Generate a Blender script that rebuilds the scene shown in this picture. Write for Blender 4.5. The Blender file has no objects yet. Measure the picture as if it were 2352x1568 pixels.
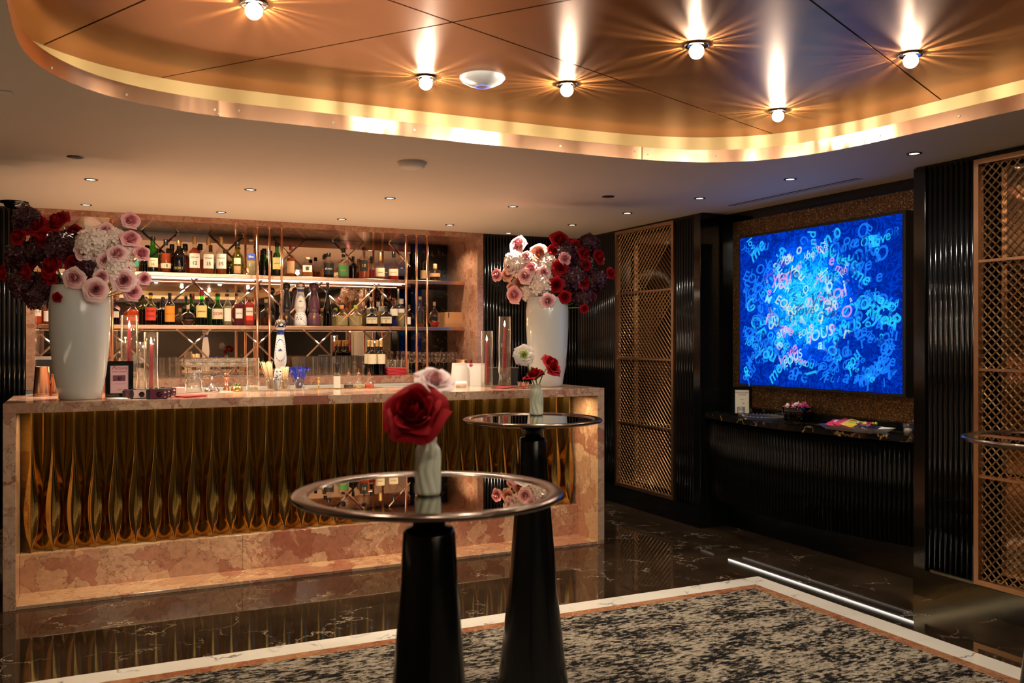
import bpy, bmesh, math, random
from mathutils import Vector, Matrix
R_ = math.radians
PI = math.pi
random.seed(7)
scn = bpy.context.scene
COL = scn.collection

# ------------------------------------------------------------------ camera, world, exposure
EYE = 1.45
YAW = R_(25.55)
FPX = 2042.0
cam_d = bpy.data.cameras.new('camera')
cam_d.sensor_width = 36
cam_d.lens = 36 * FPX / 2352
cam_d.clip_start = 0.05
cam_d.dof.use_dof = True
cam_d.dof.focus_distance = 6.0
cam_d.dof.aperture_fstop = 4.5
cam = bpy.data.objects.new('camera', cam_d)
COL.objects.link(cam)
cam.location = (0, 0, EYE)
cam.rotation_euler = (PI / 2, 0, -YAW)
scn.camera = cam
w = bpy.data.worlds.new('world')
scn.world = w
w.use_nodes = True
w.node_tree.nodes['Background'].inputs[0].default_value = (0.02, 0.015, 0.012, 1)
w.node_tree.nodes['Background'].inputs[1].default_value = 0.3
scn.view_settings.view_transform = 'Standard'
scn.view_settings.look = 'None'
scn.view_settings.exposure = 0.15
scn.view_settings.gamma = 1
scn.view_settings.use_curve_mapping = False
cy = scn.cycles
cy.use_denoising = True
cy.max_bounces = 9
cy.transparent_max_bounces = 28
cy.use_adaptive_sampling = True
cy.adaptive_threshold = .02
cy.glossy_bounces = 6
cy.diffuse_bounces = 4
cy.transmission_bounces = 8
cy.caustics_reflective = False
cy.caustics_refractive = False
cy.sample_clamp_indirect = 5
cy.blur_glossy = 0.3

sT, cT = math.sin(YAW), math.cos(YAW)


def ray(u, v):
    t = (u - 1176) / FPX
    return Vector((sT + t * cT, cT - t * sT, -(v - 785) / FPX))


def on_z(u, v, z):
    r = ray(u, v)
    k = (z - EYE) / r.z
    return Vector((r.x * k, r.y * k, z))


def on_y(u, v, Y):
    r = ray(u, v)
    k = Y / r.y
    return Vector((r.x * k, Y, EYE + r.z * k))


def on_x(u, v, X):
    r = ray(u, v)
    k = X / r.x
    return Vector((X, r.y * k, EYE + r.z * k))


def at_d(u, v, d):
    r = ray(u, v)
    return Vector((r.x * d, r.y * d, EYE + r.z * d))


def depth(p):
    return p.x * sT + p.y * cT


# ------------------------------------------------------------------ lights
WARM = (1.0, 0.72, 0.45)
WHITE = (1.0, 0.86, 0.68)


def light(kind, loc, power, color=WARM, rot=(0, 0, 0), **kw):
    d = bpy.data.lights.new('light', kind)
    d.energy = power
    d.color = color
    for k, v in kw.items():
        setattr(d, k, v)
    o = bpy.data.objects.new('light', d)
    COL.objects.link(o)
    o.location = loc
    o.rotation_euler = rot
    return o


GLOBE_W = 30.0
DOWN_W = 55.0
cam_d.dof.focus_distance = 6.0
# added uplights out of view, then under-slab strip on the bar front, under-shelf strips, cove strips, toe strip
light('AREA', (1.4, 6.85, 1.03), 24, (1, .62, .36), (PI, 0, 0), shape='RECTANGLE', size=3.3, size_y=.35)  # added uplight hidden behind the bar, brightens the ceiling near the niche
light('AREA', (-2.2, 3.6, .9), 12, (1, .7, .45), (PI, 0, 0), shape='RECTANGLE', size=.5, size_y=2.5)  # added unseen uplight off to the left, lifts the flat ceiling
light('AREA', (1.6, -7, .9), 8, (1, .8, .62), (PI, 0, 0), shape='RECTANGLE', size=2.5, size_y=.5)  # added unseen uplight at the rear of the room, ceiling fill
light('AREA', (1.47, 5.60, 1.045), 22, (1, .7, .35), (0, 0, 0), shape='RECTANGLE', size=3.5, size_y=0.02)
light('AREA', (1.2, 8.20, 1.980), 8, (1, .78, .52), (0, 0, 0), shape='RECTANGLE', size=3.1, size_y=0.02)
for _x in (-.05, .55, 1.2, 1.85, 2.5, 3.0):
    light('SPOT', (_x, 7.72, 2.395), 11, (1, .75, .48), (0, 0, 0), spot_size=2.6, spot_blend=.7, shadow_soft_size=.012)
light('AREA', (1.2, 8.20, 1.545), 2.5, (1, .78, .52), (0, 0, 0), shape='RECTANGLE', size=3.1, size_y=0.02)

# ------------------------------------------------------------------ materials
M = {}


def newmat(name):
    m = bpy.data.materials.new(name)
    m.use_nodes = True
    M[name] = m
    nt = m.node_tree
    return m, nt, nt.nodes, nt.links


def pbr(name, col, rough=.5, metal=0, bump=0, bscale=60, spec=.5, coat=0, emit=None, es=0, sss=0, var=0):
    m, nt, N, L = newmat(name)
    b = N['Principled BSDF']
    b.inputs['Base Color'].default_value = (*col, 1)
    b.inputs['Roughness'].default_value = rough
    b.inputs['Metallic'].default_value = metal
    b.inputs['Specular IOR Level'].default_value = spec
    b.inputs['Coat Weight'].default_value = coat
    b.inputs['Coat Roughness'].default_value = .05
    if emit:
        b.inputs['Emission Color'].default_value = (*emit, 1)
        b.inputs['Emission Strength'].default_value = es
    if sss:
        b.inputs['Subsurface Weight'].default_value = sss
        b.inputs['Subsurface Radius'].default_value = (.01, .005, .004)
    if bump or var:
        tc = N.new('ShaderNodeTexCoord')
        n = N.new('ShaderNodeTexNoise')
        n.inputs['Scale'].default_value = bscale
        n.inputs['Detail'].default_value = 4
        L.new(tc.outputs['Object'], n.inputs['Vector'])
        if bump:
            bp = N.new('ShaderNodeBump')
            bp.inputs['Strength'].default_value = bump
            bp.inputs['Distance'].default_value = .004
            L.new(n.outputs['Fac'], bp.inputs['Height'])
            L.new(bp.outputs['Normal'], b.inputs['Normal'])
        if var:
            mx = N.new('ShaderNodeMix')
            mx.data_type = 'RGBA'
            mx.inputs[6].default_value = (*[c * (1 - var) for c in col], 1)
            mx.inputs[7].default_value = (*[min(1, c * (1 + var)) for c in col], 1)
            L.new(n.outputs['Fac'], mx.inputs[0])
            L.new(mx.outputs[2], b.inputs['Base Color'])
    return m


def glass(name, col, edge=.75, rough=.02, base=.06):
    """thin see-through glass: tinted transparency under a fresnel-weighted gloss"""
    m, nt, N, L = newmat(name)
    N.remove(N['Principled BSDF'])
    out = N['Material Output']
    tr = N.new('ShaderNodeBsdfTransparent')
    tr.inputs[0].default_value = (*col, 1)
    gl = N.new('ShaderNodeBsdfGlossy')
    gl.inputs['Roughness'].default_value = rough
    gl.inputs['Color'].default_value = (1, 1, 1, 1)
    lw = N.new('ShaderNodeLayerWeight')
    lw.inputs['Blend'].default_value = .5
    pw = N.new('ShaderNodeMath')
    pw.operation = 'POWER'
    pw.inputs[1].default_value = 3.0
    L.new(lw.outputs['Facing'], pw.inputs[0])
    ma = N.new('ShaderNodeMath')
    ma.operation = 'MULTIPLY_ADD'
    ma.inputs[1].default_value = edge
    ma.inputs[2].default_value = base
    L.new(pw.outputs[0], ma.inputs[0])
    mx = N.new('ShaderNodeMixShader')
    L.new(ma.outputs[0], mx.inputs[0])
    L.new(tr.outputs[0], mx.inputs[1])
    L.new(gl.outputs[0], mx.inputs[2])
    L.new(mx.outputs[0], out.inputs[0])
    return m


def liquid(name, col, dens=.5):
    m, nt, N, L = newmat(name)
    N.remove(N['Principled BSDF'])
    out = N['Material Output']
    tr = N.new('ShaderNodeBsdfTransparent')
    tr.inputs[0].default_value = (*col, 1)
    df = N.new('ShaderNodeBsdfDiffuse')
    df.inputs[0].default_value = (*col, 1)
    mx = N.new('ShaderNodeMixShader')
    mx.inputs[0].default_value = dens
    L.new(tr.outputs[0], mx.inputs[1])
    L.new(df.outputs[0], mx.inputs[2])
    L.new(mx.outputs[0], out.inputs[0])
    return m


def emis(name, col, s, see=0):
    m, nt, N, L = newmat(name)
    N.remove(N['Principled BSDF'])
    e = N.new('ShaderNodeEmission')
    e.inputs[0].default_value = (*col, 1)
    e.inputs[1].default_value = s
    if see:
        t = N.new('ShaderNodeBsdfTransparent')
        a = N.new('ShaderNodeAddShader')
        L.new(e.outputs[0], a.inputs[0])
        L.new(t.outputs[0], a.inputs[1])
        L.new(a.outputs[0], N['Material Output'].inputs[0])
    else:
        L.new(e.outputs[0], N['Material Output'].inputs[0])
    return m


def ramp(N, pts, interp='LINEAR'):
    r = N.new('ShaderNodeValToRGB')
    r.color_ramp.interpolation = interp
    el = r.color_ramp.elements
    while len(el) < len(pts):
        el.new(.5)
    for e, (p, c) in zip(el, pts):
        e.position = p
        e.color = (*c, 1) if len(c) == 3 else c
    return r


def wpos(N, L, scale=(1, 1, 1), rot=(0, 0, 0)):
    g = N.new('ShaderNodeNewGeometry')
    mp = N.new('ShaderNodeMapping')
    mp.inputs['Scale'].default_value = scale
    mp.inputs['Rotation'].default_value = rot
    L.new(g.outputs['Position'], mp.inputs['Vector'])
    return mp.outputs['Vector']


def noise(N, L, vec, scale, detail=6, rough=.6, dist=0):
    n = N.new('ShaderNodeTexNoise')
    n.inputs['Scale'].default_value = scale
    n.inputs['Detail'].default_value = detail
    n.inputs['Roughness'].default_value = rough
    n.inputs['Distortion'].default_value = dist
    L.new(vec, n.inputs['Vector'])
    return n


def mixc(N, L, fac, a, b, mode='MIX'):
    mx = N.new('ShaderNodeMix')
    mx.data_type = 'RGBA'
    mx.blend_type = mode
    for i, x in ((0, fac), (6, a), (7, b)):
        if isinstance(x, (int, float)):
            mx.inputs[i].default_value = x
        elif isinstance(x, tuple):
            mx.inputs[i].default_value = (*x, 1)
        else:
            L.new(x, mx.inputs[i])
    return mx.outputs[2]


def breccia(name, beige, red, rough=.12, s=1.0):
    """cream clasts in a rose-red matrix with fine pale and dark veins"""
    m, nt, N, L = newmat(name)
    b = N['Principled BSDF']
    v = wpos(N, L)
    n1 = noise(N, L, v, 5 * s, 5, .6)
    warp = N.new('ShaderNodeVectorMath')
    warp.operation = 'MULTIPLY_ADD'
    warp.inputs[1].default_value = (.42, .42, .42)
    L.new(n1.outputs['Color'], warp.inputs[0])
    L.new(v, warp.inputs[2])
    vo = N.new('ShaderNodeTexVoronoi')
    vo.inputs['Scale'].default_value = 5.2 * s
    L.new(warp.outputs[0], vo.inputs['Vector'])
    ve = N.new('ShaderNodeTexVoronoi')
    ve.feature = 'DISTANCE_TO_EDGE'
    ve.inputs['Scale'].default_value = 5.2 * s
    L.new(warp.outputs[0], ve.inputs['Vector'])
    ve2 = N.new('ShaderNodeTexVoronoi')
    ve2.feature = 'DISTANCE_TO_EDGE'
    ve2.inputs['Scale'].default_value = 21 * s
    L.new(warp.outputs[0], ve2.inputs['Vector'])
    vo2 = N.new('ShaderNodeTexVoronoi')
    vo2.inputs['Scale'].default_value = 21 * s
    L.new(warp.outputs[0], vo2.inputs['Vector'])
    n2 = noise(N, L, v, 2.6 * s, 4, .6, .6)
    cell = ramp(N, [(0, beige), (.5, tuple(c * .88 for c in beige)), (.72, tuple((a + 2 * c) / 3 for a, c in zip(beige, red))), (.9, red), (1, beige)])
    L.new(vo.outputs['Color'], cell.inputs[0])
    small = ramp(N, [(0, red), (.4, tuple((a + c) / 2 for a, c in zip(beige, red))), (.75, beige), (1, tuple(min(1, c * 1.35) for c in beige))])
    L.new(vo2.outputs['Color'], small.inputs[0])
    f = ramp(N, [(.53, (0, 0, 0)), (.6, (1, 1, 1))])
    L.new(n2.outputs['Fac'], f.inputs[0])
    c = mixc(N, L, f.outputs[0], cell.outputs[0], small.outputs[0])
    e1 = ramp(N, [(0, (.75, .75, .75)), (.012, (.3, .3, .3)), (.03, (0, 0, 0))])
    L.new(ve.outputs['Distance'], e1.inputs[0])
    c = mixc(N, L, e1.outputs[0], c, tuple(x * .55 for x in red))
    e2 = ramp(N, [(0, (.7, .7, .7)), (.025, (0, 0, 0))])
    L.new(ve2.outputs['Distance'], e2.inputs[0])
    pale = tuple(min(1, x * 1.5) for x in beige)
    f2 = N.new('ShaderNodeMath')
    f2.operation = 'MULTIPLY'
    L.new(e2.outputs[0], f2.inputs[0])
    L.new(f.outputs[0], f2.inputs[1])
    c = mixc(N, L, f2.outputs[0], c, pale)
    n3 = noise(N, L, v, 30, 6, .7)
    g = ramp(N, [(.3, (.78, .75, .73)), (.7, (1.1, 1.08, 1.06))])
    L.new(n3.outputs['Fac'], g.inputs[0])
    c = mixc(N, L, 1.0, c, g.outputs[0], 'MULTIPLY')
    L.new(c, b.inputs['Base Color'])
    b.inputs['Roughness'].default_value = rough
    return m


def veined(name, base, vein, rough=.08, scale=1.5, width=.012, base2=None, spec=.5, amt=1.0):
    m, nt, N, L = newmat(name)
    b = N['Principled BSDF']
    v = wpos(N, L)
    n1 = noise(N, L, v, 2.2 * scale, 6, .62)
    warp = N.new('ShaderNodeVectorMath')
    warp.operation = 'MULTIPLY_ADD'
    warp.inputs[1].default_value = (.9 / scale, .9 / scale, .9 / scale)
    L.new(n1.outputs['Color'], warp.inputs[0])
    L.new(v, warp.inputs[2])
    ve = N.new('ShaderNodeTexVoronoi')
    ve.feature = 'DISTANCE_TO_EDGE'
    ve.inputs['Scale'].default_value = 1.6 * scale
    L.new(warp.outputs[0], ve.inputs['Vector'])
    e = ramp(N, [(0, (1, 1, 1)), (width, (0, 0, 0))])
    L.new(ve.outputs['Distance'], e.inputs[0])
    n2 = noise(N, L, v, 3.1 * scale, 3, .5)
    f = ramp(N, [(.48, (0, 0, 0)), (.62, (amt, amt, amt))])
    L.new(n2.outputs['Fac'], f.inputs[0])
    mu = N.new('ShaderNodeMath')
    mu.operation = 'MULTIPLY'
    L.new(e.outputs[0], mu.inputs[0])
    L.new(f.outputs[0], mu.inputs[1])
    n3 = noise(N, L, v, 1.7, 8, .65)
    g = ramp(N, [(.35, base), (.7, base2 or tuple(c * 1.6 for c in base))])
    L.new(n3.outputs['Fac'], g.inputs[0])
    c = mixc(N, L, mu.outputs[0], g.outputs[0], vein)
    L.new(c, b.inputs['Base Color'])
    b.inputs['Roughness'].default_value = rough
    b.inputs['Specular IOR Level'].default_value = spec
    return m


breccia('rose_marble', (.68, .46, .31), (.38, .15, .105))
breccia('red_marble', (.5, .25, .13), (.3, .09, .05), .08, 1.6)
breccia('niche_marble', (.55, .33, .22), (.36, .13, .09), .1, 1.8)
veined('floor_marble', (.018, .011, .006), (.4, .31, .22), .035, 1.3, .012, (.045, .028, .017), .6)
veined('white_marble', (.80, .74, .64), (.14, .12, .12), .08, 1.9, .045, (.88, .84, .75))
veined('black_gold_marble', (.006, .006, .006), (.6, .36, .12), .07, 3.5, .035, (.02, .02, .018))
pbr('ceiling_paint', (.74, .66, .56), .6, bump=.02, bscale=30)
pbr('black_lacquer', (.004, .004, .0042), .14, spec=.4, coat=.25)
pbr('drum_black', (.003, .003, .003), .22, spec=.12)
pbr('black_gloss', (.004, .004, .004), .1)
pbr('black_matte', (.006, .006, .006), .5)
pbr('dark_wood_wall', (.16, .11, .07), .7, bump=.1)
pbr('cove_paint', (.56, .41, .18), .5)
pbr('wall_tan', (.5, .36, .24), .7)
pbr('white_ceramic', (.62, .65, .62), .12, coat=.3)
pbr('celadon', (.74, .74, .56), .22, coat=.4)
pbr('white_plastic', (.8, .8, .8), .35)
pbr('beige_plastic', (.88, .82, .72), .5)
pbr('paper', (.82, .78, .7), .8)
pbr('cream', (.75, .68, .52), .7)
pbr('copper', (.72, .43, .28), .24, 1, bump=.03, bscale=120)
pbr('copper_brushed', (.56, .35, .22), .32, 1, bump=.05, bscale=25)
pbr('copper_shiny', (.95, .45, .28), .1, 1)
pbr('chrome', (.82, .82, .82), .07, 1)
pbr('steel', (.5, .52, .5), .3, 1)
pbr('brass', (.85, .58, .22), .18, 1)
pbr('gold', (.95, .66, .25), .2, 1)
pbr('table_rim', (.20, .145, .115), .2, 1)
pbr('table_black', (.004, .004, .004), .16, spec=.35)
pbr('wick', (.02, .02, .02), .8)
pbr('candle_red', (.32, .012, .03), .35, sss=.1)
pbr('stem_green', (.16, .26, .03), .5)
pbr('leaf_green', (.09, .2, .03), .5)
pbr('red_rose', (.33, .003, .008), .6, spec=.15, bump=.3, bscale=200)
pbr('shaded_red_rose', (.15, .003, .008), .6, spec=.15, bump=.3, bscale=200)  # red rose petals darkened, shade put into the colour
pbr('hydrangea_white', (.9, .75, .66), .7, sss=.1, var=.12)
pbr('hydrangea_dark', (.05, .007, .013), .45, var=.5)
pbr('blue_pick', (.01, .03, .42), .3)
pbr('blue_paint', (.02, .05, .3), .3)
pbr('wood_pick', (.75, .52, .28), .6)
pbr('red_napkin', (.45, .02, .03), .7)
pbr('card_pink', (.55, .36, .38), .7)
pbr('camera_plum', (.13, .02, .05), .35)
pbr('camera_blush', (.62, .42, .45), .4)
pbr('plum_black', (.03, .012, .02), .15)
pbr('tan_wood', (.62, .32, .15), .5, bump=.1, bscale=20, var=.1)
pbr('label_cream', (.72, .62, .42), .7)
pbr('label_white', (.8, .76, .66), .7)
pbr('label_tan', (.55, .33, .16), .7)
pbr('label_red', (.75, .05, .02), .6)
pbr('label_orange', (.8, .3, .02), .6)
pbr('label_teal', (.05, .3, .22), .6)
pbr('label_green', (.05, .18, .05), .6)
pbr('label_yellow', (.75, .6, .22), .6)
pbr('label_black', (.01, .01, .01), .4)
pbr('label_blue', (.03, .06, .35), .5)
pbr('ink', (.03, .02, .02), .6)
pbr('ink_red', (.4, .03, .06), .6)
pbr('ink_white', (.8, .78, .7), .6)
pbr('ink_gold', (.75, .5, .15), .4, .5)
pbr('capsule_gold', (.75, .5, .2), .3, .8)
pbr('capsule_black', (.01, .01, .01), .3)
pbr('capsule_red', (.3, .02, .02), .35)
pbr('cork_orange', (.7, .25, .06), .5)
pbr('cork_lime', (.35, .5, .05), .5)
pbr('cork', (.6, .4, .2), .7)
pbr('ceramic_black', (.015, .013, .01), .25)
pbr('ceramic_purple', (.09, .03, .05), .3)
pbr('ceramic_white', (.75, .74, .72), .15)
pbr('wax_white', (.8, .75, .62), .5)
pbr('pack_red', (.75, .03, .08), .3)
pbr('pack_yellow', (.85, .55, .02), .3)
pbr('pack_dark', (.03, .02, .03), .3)
pbr('pack_lime', (.4, .65, .02), .4)
pbr('pink_wrap', (.6, .06, .2), .35)
pbr('matches', (.85, .75, .5), .7)


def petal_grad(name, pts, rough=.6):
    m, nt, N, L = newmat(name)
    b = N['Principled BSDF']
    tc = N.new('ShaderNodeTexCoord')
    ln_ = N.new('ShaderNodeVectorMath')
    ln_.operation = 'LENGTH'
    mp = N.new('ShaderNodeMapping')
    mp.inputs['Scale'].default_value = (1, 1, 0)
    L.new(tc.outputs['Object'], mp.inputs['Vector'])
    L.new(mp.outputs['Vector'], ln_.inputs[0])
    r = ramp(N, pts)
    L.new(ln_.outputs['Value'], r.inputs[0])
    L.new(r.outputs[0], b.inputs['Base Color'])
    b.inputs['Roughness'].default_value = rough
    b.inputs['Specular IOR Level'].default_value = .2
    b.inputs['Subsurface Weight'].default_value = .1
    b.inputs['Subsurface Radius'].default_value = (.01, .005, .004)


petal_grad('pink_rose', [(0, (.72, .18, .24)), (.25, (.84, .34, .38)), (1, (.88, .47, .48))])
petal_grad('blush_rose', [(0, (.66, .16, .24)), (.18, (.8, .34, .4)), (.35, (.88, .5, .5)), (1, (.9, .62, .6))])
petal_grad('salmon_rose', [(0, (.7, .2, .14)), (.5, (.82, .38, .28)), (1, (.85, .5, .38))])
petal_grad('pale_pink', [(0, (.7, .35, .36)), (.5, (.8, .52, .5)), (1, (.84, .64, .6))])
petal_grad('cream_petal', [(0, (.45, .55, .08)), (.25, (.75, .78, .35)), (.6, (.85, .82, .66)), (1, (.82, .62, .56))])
glass('clear_glass', (.97, .97, .95), .9, .02, .05)
glass('cut_glass', (.93, .93, .9), .95, .08, .16)
glass('green_glass', (.12, .62, .08), .7)
glass('dark_glass', (.10, .05, .02), .6)
glass('black_glass', (.02, .015, .01), .6)
glass('olive_glass', (.55, .6, .08), .6)
glass('plum_glass', (.12, .02, .05), .6)
glass('crystal', (.8, .8, .78), .6, .3, .3)
glass('rose_glass', (.95, .72, .68), .95, .03, .2)
liquid('whisky', (.75, .28, .05), .45)
liquid('whisky_red', (.5, .09, .02), .45)
liquid('rum_dark', (.09, .02, .006), .6)
liquid('wine_dark', (.02, .008, .006), .7)
liquid('spritz', (.9, .12, .02), .45)
liquid('red_liquor', (.7, .03, .03), .45)
liquid('rose_liquor', (.85, .12, .1), .4)
liquid('violet', (.25, .04, .06), .5)
liquid('pale_liquor', (.9, .8, .5), .25)
liquid('blue_gin', (.03, .03, .2), .5)
emis('flame', (1, .62, .22), 28)
emis('bulb_glow', (1, .87, .66), 40, see=1)
emis('led', (1, .82, .55), 7)
emis('led_cool', (1, .93, .8), 5)
emis('led_toe', (1, .93, .8), 2.2)
emis('led_cove', (1, .78, .45), 3)
emis('down_lens', (1, .85, .6), 5)
emis('blue_ring', (.1, .15, 1), 3)



def mk_mirror(name, col, rough):
    m, nt, N, L = newmat(name)
    b = N['Principled BSDF']
    b.inputs['Base Color'].default_value = (*col, 1)
    b.inputs['Metallic'].default_value = 1
    b.inputs['Roughness'].default_value = rough


mk_mirror('back_mirror', (.74, .6, .5), .01)
mk_mirror('bronze_mirror', (.36, .25, .17), .06)
mk_mirror('table_glass', (.62, .6, .5), .01)
mk_mirror('soffit_gloss', (.5, .32, .22), .05)


def mk_copper_ceiling():
    m, nt, N, L = newmat('copper_panel')
    b = N['Principled BSDF']
    v = wpos(N, L, (1, 1, 1))
    n = noise(N, L, v, 1.4, 5, .55)
    g = ramp(N, [(.3, (.36, .135, .038)), (.7, (.45, .18, .055))])
    L.new(n.outputs['Fac'], g.inputs[0])
    L.new(g.outputs[0], b.inputs['Base Color'])
    b.inputs['Metallic'].default_value = .72
    b.inputs['Roughness'].default_value = .32
    v2 = wpos(N, L, (12, 240, 12), (0, 0, R_(20)))
    n2 = noise(N, L, v2, 1, 3, .6)
    bp = N.new('ShaderNodeBump')
    bp.inputs['Strength'].default_value = .05
    bp.inputs['Distance'].default_value = .002
    L.new(n2.outputs['Fac'], bp.inputs['Height'])
    L.new(bp.outputs['Normal'], b.inputs['Normal'])


mk_copper_ceiling()


def mk_band():
    m, nt, N, L = newmat('copper_band')
    b = N['Principled BSDF']
    b.inputs['Metallic'].default_value = 1
    b.inputs['Base Color'].default_value = (.86, .5, .3, 1)
    b.inputs['Roughness'].default_value = .22
    v = wpos(N, L, (9, 9, 2))
    n = noise(N, L, v, 1, 2, .5)
    bp = N.new('ShaderNodeBump')
    bp.inputs['Strength'].default_value = .35
    bp.inputs['Distance'].default_value = .006
    L.new(n.outputs['Fac'], bp.inputs['Height'])
    L.new(bp.outputs['Normal'], b.inputs['Normal'])


mk_band()


def mk_bronze():
    m, nt, N, L = newmat('bronze_flute')
    b = N['Principled BSDF']
    b.inputs['Metallic'].default_value = 1
    b.inputs['Base Color'].default_value = (.54, .36, .11, 1)
    b.inputs['Roughness'].default_value = .12
    v = wpos(N, L, (1, 1, 1))
    n = noise(N, L, v, 90, 3, .6)
    bp = N.new('ShaderNodeBump')
    bp.inputs['Strength'].default_value = .12
    bp.inputs['Distance'].default_value = .002
    L.new(n.outputs['Fac'], bp.inputs['Height'])
    L.new(bp.outputs['Normal'], b.inputs['Normal'])


mk_bronze()


def mk_glitter():
    m, nt, N, L = newmat('gold_flake')
    b = N['Principled BSDF']
    v = wpos(N, L)
    vo = N.new('ShaderNodeTexVoronoi')
    vo.inputs['Scale'].default_value = 130
    L.new(v, vo.inputs['Vector'])
    r = ramp(N, [(0, (.03, .016, .006)), (.5, (.14, .075, .03)), (.85, (.3, .18, .07)), (1, (.7, .5, .25))])
    L.new(vo.outputs['Color'], r.inputs[0])
    L.new(r.outputs[0], b.inputs['Base Color'])
    b.inputs['Metallic'].default_value = .7
    b.inputs['Roughness'].default_value = .35
    bp = N.new('ShaderNodeBump')
    bp.inputs['Strength'].default_value = .9
    bp.inputs['Distance'].default_value = .004
    L.new(vo.outputs['Color'], bp.inputs['Height'])
    L.new(bp.outputs['Normal'], b.inputs['Normal'])


mk_glitter()


def mk_rug():
    m, nt, N, L = newmat('rug_pile')
    b = N['Principled BSDF']
    v = wpos(N, L, (1, 2.2, 1))
    n = noise(N, L, v, 21, 9, .72, .35)
    n2 = noise(N, L, v, 4, 3, .5)
    add = N.new('ShaderNodeMath')
    add.operation = 'MULTIPLY_ADD'
    add.inputs[1].default_value = .35
    L.new(n2.outputs['Fac'], add.inputs[0])
    L.new(n.outputs['Fac'], add.inputs[2])
    r = ramp(N, [(.60, (.006, .007, .009)), (.655, (.035, .028, .02)), (.69, (.30, .255, .20)), (.8, (.43, .375, .29))])
    L.new(add.outputs[0], r.inputs[0])
    n3 = noise(N, L, v, 60, 5, .7)
    g = ramp(N, [(.35, (.55, .5, .42)), (.6, (1.1, 1.1, 1.1))])
    L.new(n3.outputs['Fac'], g.inputs[0])
    c = mixc(N, L, 1.0, r.outputs[0], g.outputs[0], 'MULTIPLY')
    L.new(c, b.inputs['Base Color'])
    b.inputs['Roughness'].default_value = .95
    b.inputs['Specular IOR Level'].default_value = .1
    bp = N.new('ShaderNodeBump')
    bp.inputs['Strength'].default_value = .5
    bp.inputs['Distance'].default_value = .004
    L.new(n3.outputs['Fac'], bp.inputs['Height'])
    L.new(bp.outputs['Normal'], b.inputs['Normal'])


mk_rug()


def mk_screen():
    m, nt, N, L = newmat('screen_art')
    N.remove(N['Principled BSDF'])
    tc = N.new('ShaderNodeTexCoord')
    sep = N.new('ShaderNodeSeparateXYZ')
    L.new(tc.outputs['Object'], sep.inputs[0])       # screen-local metres: y across, z up, centred

    def mth(op, a, b=None, c=None):
        k = N.new('ShaderNodeMath')
        k.operation = op
        for i, x in enumerate((a, b, c)):
            if x is None:
                continue
            if isinstance(x, (int, float)):
                k.inputs[i].default_value = x
            else:
                L.new(x, k.inputs[i])
        return k.outputs[0]
    y, z = sep.outputs['Y'], sep.outputs['Z']
    yc = mth('SUBTRACT', y, .07)
    ya = mth('ABSOLUTE', yc)
    low = mth('LESS_THAN', z, -.12)
    ym = mth('ADD', mth('MULTIPLY', low, ya), mth('MULTIPLY', mth('SUBTRACT', 1, low), yc))
    cb = N.new('ShaderNodeCombineXYZ')
    L.new(ym, cb.inputs[0])
    L.new(z, cb.inputs[1])
    n = noise(N, L, cb.outputs[0], 6, 4, .6, 1.6)
    n2 = noise(N, L, cb.outputs[0], 16, 3, .6, 2.5)
    # brush-like contour bands
    band = mth('ABSOLUTE', mth('SUBTRACT', mth('FRACT', mth('MULTIPLY', n.outputs['Fac'], 7)), .5))
    band2 = mth('ABSOLUTE', mth('SUBTRACT', mth('FRACT', mth('MULTIPLY', n2.outputs['Fac'], 5)), .5))
    r2 = mth('ADD', mth('MULTIPLY', mth('MULTIPLY', yc, yc), 5.0), mth('MULTIPLY', mth('MULTIPLY', mth('SUBTRACT', z, .06), mth('SUBTRACT', z, .06)), 6.0))
    glow = mth('SUBTRACT', 1, mth('MULTIPLY', r2, .75))
    glow = mth('MAXIMUM', glow, .0)
    t = mth('ADD', mth('MULTIPLY', glow, .72), mth('MULTIPLY', band, .5))
    t = mth('ADD', t, mth('MULTIPLY', band2, .30))
    t = mth('SUBTRACT', t, .12)
    r = ramp(N, [(0, (.0, .012, .22)), (.22, (.0, .045, .6)), (.45, (.0, .09, .85)), (.66, (.0, .33, .95)), (.85, (.03, .62, .95)), (1, (.35, .85, .9))])
    L.new(t, r.inputs[0])
    # sparse warm dabs near the centre
    n3 = noise(N, L, cb.outputs[0], 9, 2, .5, .8)
    f = ramp(N, [(.60, (0, 0, 0)), (.68, (1, 1, 1))])
    L.new(n3.outputs['Fac'], f.inputs[0])
    ff = mth('MULTIPLY', f.outputs[0], mth('MULTIPLY', glow, .55))
    n4 = noise(N, L, cb.outputs[0], 4, 1, .5)
    warm = ramp(N, [(.4, (.75, .3, .6)), (.55, (.35, .8, .6)), (.65, (.8, .8, .45))])
    L.new(n4.outputs['Fac'], warm.inputs[0])
    c = mixc(N, L, ff, r.outputs[0], warm.outputs[0])
    e = N.new('ShaderNodeEmission')
    L.new(c, e.inputs[0])
    e.inputs[1].default_value = 1.0
    L.new(e.outputs[0], N['Material Output'].inputs[0])


mk_screen()


def stroke(name, col, a):
    m, nt, N, L = newmat(name)
    N.remove(N['Principled BSDF'])
    e = N.new('ShaderNodeEmission')
    e.inputs[0].default_value = (*col, 1)
    t = N.new('ShaderNodeBsdfTransparent')
    x = N.new('ShaderNodeMixShader')
    x.inputs[0].default_value = a
    L.new(t.outputs[0], x.inputs[1])
    L.new(e.outputs[0], x.inputs[2])
    L.new(x.outputs[0], N['Material Output'].inputs[0])


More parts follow.
